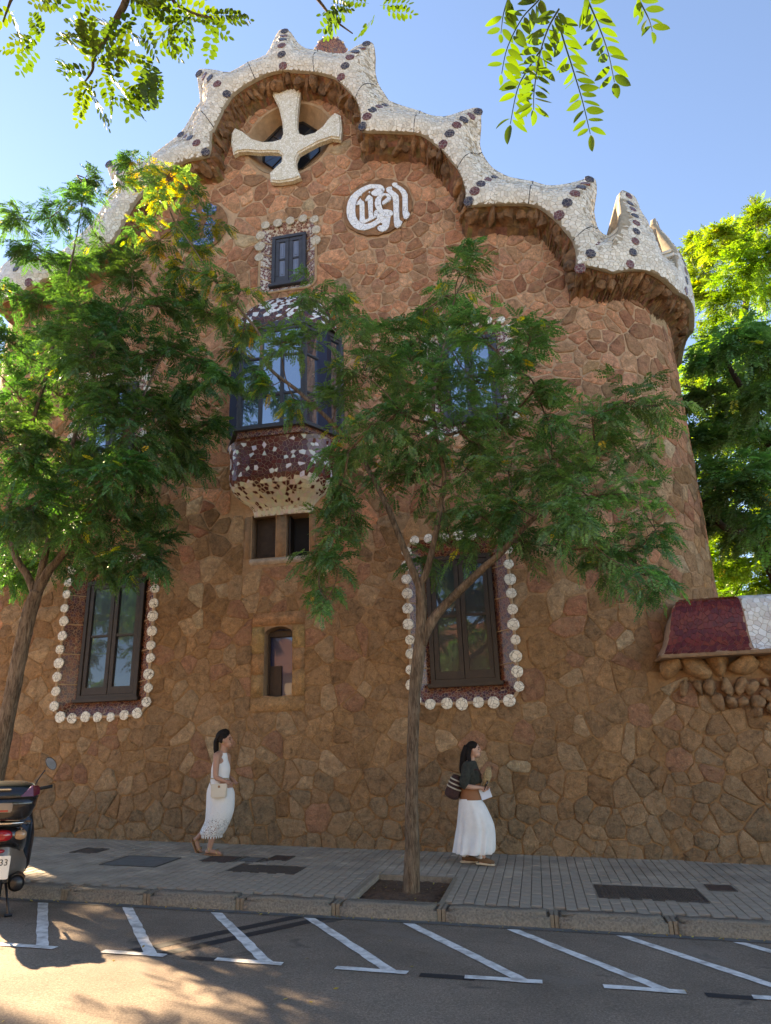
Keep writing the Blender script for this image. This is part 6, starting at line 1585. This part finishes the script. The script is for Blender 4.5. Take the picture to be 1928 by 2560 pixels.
def wheel(y, r, w):
    b = MB(); n = 28
    prof_ = [(r-.055, -w*.35), (r-.03, -w*.5), (r-.008, -w*.38), (r, 0), (r-.008, w*.38), (r-.03, w*.5), (r-.055, w*.35)]
    b.lathe(prof_, n, Matrix.Translation((0, y, r)) @ Matrix.Rotation(pi/2, 4, 'Y')); t = b.build('wheel', M['rubber'], sc, True)
    b = MB(); b.lathe([(.03, -.03), (r-.07, -.028), (r-.052, -.045), (r-.052, .045), (r-.07, .028), (.03, .03)], n, Matrix.Translation((0, y, r)) @ Matrix.Rotation(pi/2, 4, 'Y')); b.build('rim', M['bodygrey'], t)
wheel(0.0, .235, .13); wheel(1.30, .235, .11)
def yloft(secs, n=24, e=.75):
    V = []; Fq = []
    for y, zc, hx, hz in secs:
        for k in range(n):
            a = 2*pi*k/n; c, s = cos(a), sin(a); V.append((math.copysign(abs(c)**e, c)*hx, y, zc+math.copysign(abs(s)**e, s)*hz))
    for i in range(len(secs)-1):
        for k in range(n): Fq.append((i*n+k, (i+1)*n+k, (i+1)*n+(k+1) % n, i*n+(k+1) % n))
    Fq += [tuple(range(n)), tuple(range(len(V)-1, len(V)-n-1, -1))]
    return V, Fq
v, f = yloft([(-.20, .76, .10, .05), (-.16, .75, .19, .09), (-.02, .73, .23, .12), (.2, .68, .235, .17), (.45, .60, .22, .20), (.62, .50, .18, .18)]); part('tail_fairing', v, f, M['bodyblack'], sc)
v, f = yloft([(-.12, .50, .09, .22), (.02, .52, .16, .22), (.25, .48, .23, .22), (.5, .40, .27, .16), (.9, .33, .24, .07)]); part('side_panel', v, f, M['bodygrey'], sc)
v, f = yloft([(.62, .34, .27, .05), (.95, .36, .30, .06), (1.02, .62, .31, .30), (1.10, .80, .27, .28), (1.16, 1.0, .15, .12)]); part('leg_shield', v, f, M['bodyblack'], sc)
v, f = yloft([(-.05, .85, .14, .03), (.05, .86, .17, .045), (.4, .82, .17, .05), (.68, .80, .12, .05), (.74, .79, .06, .03)]); part('seat', v, f, M['black'], sc)
v, f = yloft([(-.12, .30, .05, .16), (.02, .40, .07, .12)], 14); part('mudguard', v, f, M['black'], sc)
v, f = yloft([(1.12, .47, .07, .03), (1.30, .50, .075, .03), (1.46, .44, .06, .03)], 14); part('front_mudguard', v, f, M['bodyblack'], sc)
b = MB(); b.tube([(0, 1.05, .95), (0, 1.30, .25)], .035, 8); b.build('fork', M['black'], sc)
# grab rail, lights, plate
b = MB(); b.tube(smooth_path([(-.22, .18, .84), (-.235, -.10, .885), (-.15, -.22, .885), (0, -.235, .885), (.15, -.22, .885), (.235, -.10, .885), (.22, .18, .84)], 5), .016, 8); b.build('grab_rail', M['chrome'], sc, True)
def lens(name, cx, cz, hx, hz, y, mat, e=.8):
    V = []; Fq = []; n = 20
    for i, (s, d) in enumerate(((1.0, 0), (.92, -.018), (.55, -.032))):
        for k in range(n):
            a = 2*pi*k/n; c, s_ = cos(a), sin(a); V.append((cx+math.copysign(abs(c)**e, c)*hx*s, y+d+abs(cx)*.25, cz+math.copysign(abs(s_)**e, s_)*hz*s))
    for i in range(2):
        for k in range(n): Fq.append((i*n+k, (i+1)*n+k, (i+1)*n+(k+1) % n, i*n+(k+1) % n))
    Fq.append(tuple(range(3*n-1, 2*n-1, -1))); return part(name, V, Fq, mat, sc)
lens('tail_light', 0, .765, .10, .055, -.205, M['redlens']); lens('indicator', .175, .765, .060, .048, -.215, M['amber']); lens('indicator', -.175, .765, .060, .048, -.215, M['amber']); lens('reflector', 0, .62, .05, .018, -.225, M['redlens'])
b = MB(); b.box((-.115, -.236, .355), (.115, -.228, .575), .006); pl_ = b.build('number_plate', M['plate'], sc)
tc_ = bpy.data.curves.new('plate_text', 'FONT'); tc_.body = '33'; tc_.size = .085; tc_.extrude = .001; tc_.align_x = 'RIGHT'
to = bpy.data.objects.new('plate_text', tc_); COL.objects.link(to); dg = bpy.context.evaluated_depsgraph_get(); tmesh = bpy.data.meshes.new_from_object(to.evaluated_get(dg)); bpy.data.objects.remove(to)
tmesh.transform(Matrix.Translation((.098, -.2385, .485)) @ Matrix.Rotation(pi/2, 4, 'X')); put('digits', tmesh, M['black'], pl_, 'stuff')
b = MB(); b.box((.0, -.2395, .40), (.012, -.2375, .45)); b.build('tax_mark', simple('green', (.03, .12, .08), .6), pl_)
b = MB(); b.lathe([(.0, -.02), (.055, -.02), (.07, .0), (.078, .06), (.08, .3), (.06, .42), (.03, .48)], 20, Matrix.Translation((.20, -.14, .30)) @ Matrix.Rotation(-pi/2, 4, 'X')); mf = b.build('muffler', M['black'], sc, True)
b = MB(); b.lathe([(.079, .0), (.082, .02), (.082, .05), (.079, .07)], 20, Matrix.Translation((.20, -.13, .30)) @ Matrix.Rotation(-pi/2, 4, 'X')); b.build('muffler_ring', M['chrome'], mf, True)
b = MB(); b.tube([(.10, -.07, .30), (.17, -.15, .02)], .014, 6); b.tube([(.135, -.16, .012), (.205, -.15, .012)], .016, 6); b.build('stand', M['black'], sc, kind='stuff')
# top box
def boxloft(secs, n=28, e=.42):
    V = []; Fq = []
    for z, hx, y0, y1 in secs:
        for k in range(n):
            a = 2*pi*k/n; c, s = cos(a), sin(a); V.append((math.copysign(abs(c)**e, c)*hx, (y0+y1)/2+math.copysign(abs(s)**e, s)*(y1-y0)/2, z))
    for i in range(len(secs)-1):
        for k in range(n): Fq.append((i*n+k, i*n+(k+1) % n, (i+1)*n+(k+1) % n, (i+1)*n+k))
    Fq += [tuple(range(n-1, -1, -1)), tuple(len(V)-n+k for k in range(n))]; return V, Fq
v, f = boxloft([(.92, .20, -.34, .05), (.96, .245, -.38, .08), (1.06, .285, -.41, .10), (1.13, .293, -.42, .10)]); tbx = part('top_box', v, f, M['bodyblack'], sc)
v, f = boxloft([(1.135, .298, -.425, .105), (1.16, .298, -.425, .105), (1.22, .285, -.40, .09), (1.27, .235, -.33, .05), (1.295, .155, -.25, .0), (1.30, .08, -.2, -.05)]); part('lid', v, f, M['bodyblack'], tbx)
for s in (-1, 1):
    V = [(s*.12, -.422, 1.15), (s*.24, -.405, 1.15), (s*.293, -.33, 1.17), (s*.293, -.30, 1.22), (s*.27, -.35, 1.255), (s*.22, -.385, 1.255)]
    V2 = [(p[0]*1.035, p[1]-.012, p[2]) for p in V]; part('box_reflector', V+V2, [tuple(range(6, 12))]+[(i, (i+1) % 6, 6+(i+1) % 6, 6+i) for i in range(6)], M['darkred'], tbx, False)
b = MB(); b.box((-.08, -.427, 1.215), (.03, -.39, 1.228), .003); b.build('badge', M['chrome'], tbx); b = MB(); b.box((-.10, -.432, 1.0), (.065, -.40, 1.09), .01); b.build('latch', M['bodygrey'], tbx)
b = MB(); b.box((-.05, -.437, 1.005), (.03, -.42, 1.025), .004); b.build('latch_button', M['redlens'], tbx)
# handlebar and mirrors
b = MB(); b.tube(smooth_path([(-.33, .90, 1.20), (-.18, .98, 1.15), (0, 1.05, 1.08), (.18, .98, 1.15), (.33, .90, 1.20)], 5), .014, 8); hb_ = b.build('handlebar', M['black'], sc, True)
for s in (-1, 1):
    b = MB(); b.tube([(s*.30, .92, 1.19), (s*.43, .86, 1.215)], .019, 8); b.build('grip', M['rubber'], hb_, True)
    b = MB(); b.tube(smooth_path([(s*.22, .97, 1.16), (s*.26, .96, 1.28), (s*.33, .95, 1.40)], 4), .008, 6); st_ = b.build('mirror_arm', M['black'], hb_, True)
    T = Matrix.Translation((s*.385, .95, 1.475)) @ Matrix.Rotation(radians(-38*s), 4, 'Y') @ Matrix.Rotation(radians(7), 4, 'X')
    b = MB(); b.ell((0, 0, 0), (.052, .022, .088), 16, 10, None); b.v = [T @ V3(p) for p in b.v]; b.build('mirror', M['black'], sc, True)
    V = [T @ V3((.046*cos(a), -.0235, .080*sin(a))) for a in np.linspace(0, 2*pi, 25)[:-1]]; V2 = [T @ V3((.046*cos(a), -.005, .080*sin(a))) for a in np.linspace(0, 2*pi, 25)[:-1]]
    part('mirror_glass', V+V2, [tuple(range(23, -1, -1))]+[(i, (i+1) % 24, 24+(i+1) % 24, 24+i) for i in range(24)], M['mirror'], sc, False)
# ================================================================== LEAF LITTER
rl = random.Random(12); b = MB()
def litter(x_, y_, z_, s):
    a = rl.uniform(0, 6.28); d = V3((cos(a), sin(a), rl.uniform(-.1, .35))); w = V3((-sin(a), cos(a), rl.uniform(-.3, .3))); p = V3((x_, y_, z_+.006))
    c = rl.choice([(.50, .34, .06), (.42, .24, .07), (.55, .40, .12), (.30, .17, .06)]); b.add([p, p+d*s*.5+w*s*.24, p+d*s, p+d*s*.5-w*s*.24], [(0, 1, 2, 3)], c)
for k in range(150):
    x_ = rl.uniform(-3, 7); litter(x_, YK-abs(rl.gauss(0, .05))-.01, gz(x_, YK)-KH, rl.uniform(.025, .05))
for k in range(26): x_ = rl.uniform(-3, 7); y_ = rl.uniform(-8, -4); litter(x_, y_, gz(x_, y_)-KH, rl.uniform(.03, .05))
for k in range(16): x_ = rl.uniform(-3, 7); y_ = rl.uniform(-3.3, -.2); litter(x_, y_, gz(x_, y_)+.002, rl.uniform(.025, .04))
for k in range(34): x_ = rl.uniform(PIT[0]+.05, PIT[1]-.05); y_ = rl.uniform(PIT[2]+.05, PIT[3]-.05); litter(x_, y_, gz(x_, y_)-.035, rl.uniform(.03, .05))
lo_ = b.build('fallen_leaves', M['leaf'], None, kind='stuff'); tag(lo_, 'small dry yellow leaves scattered in the gutter and tree pit', 'leaves')
for o in bpy.data.objects:
    if '_local' in o: del o['_local']
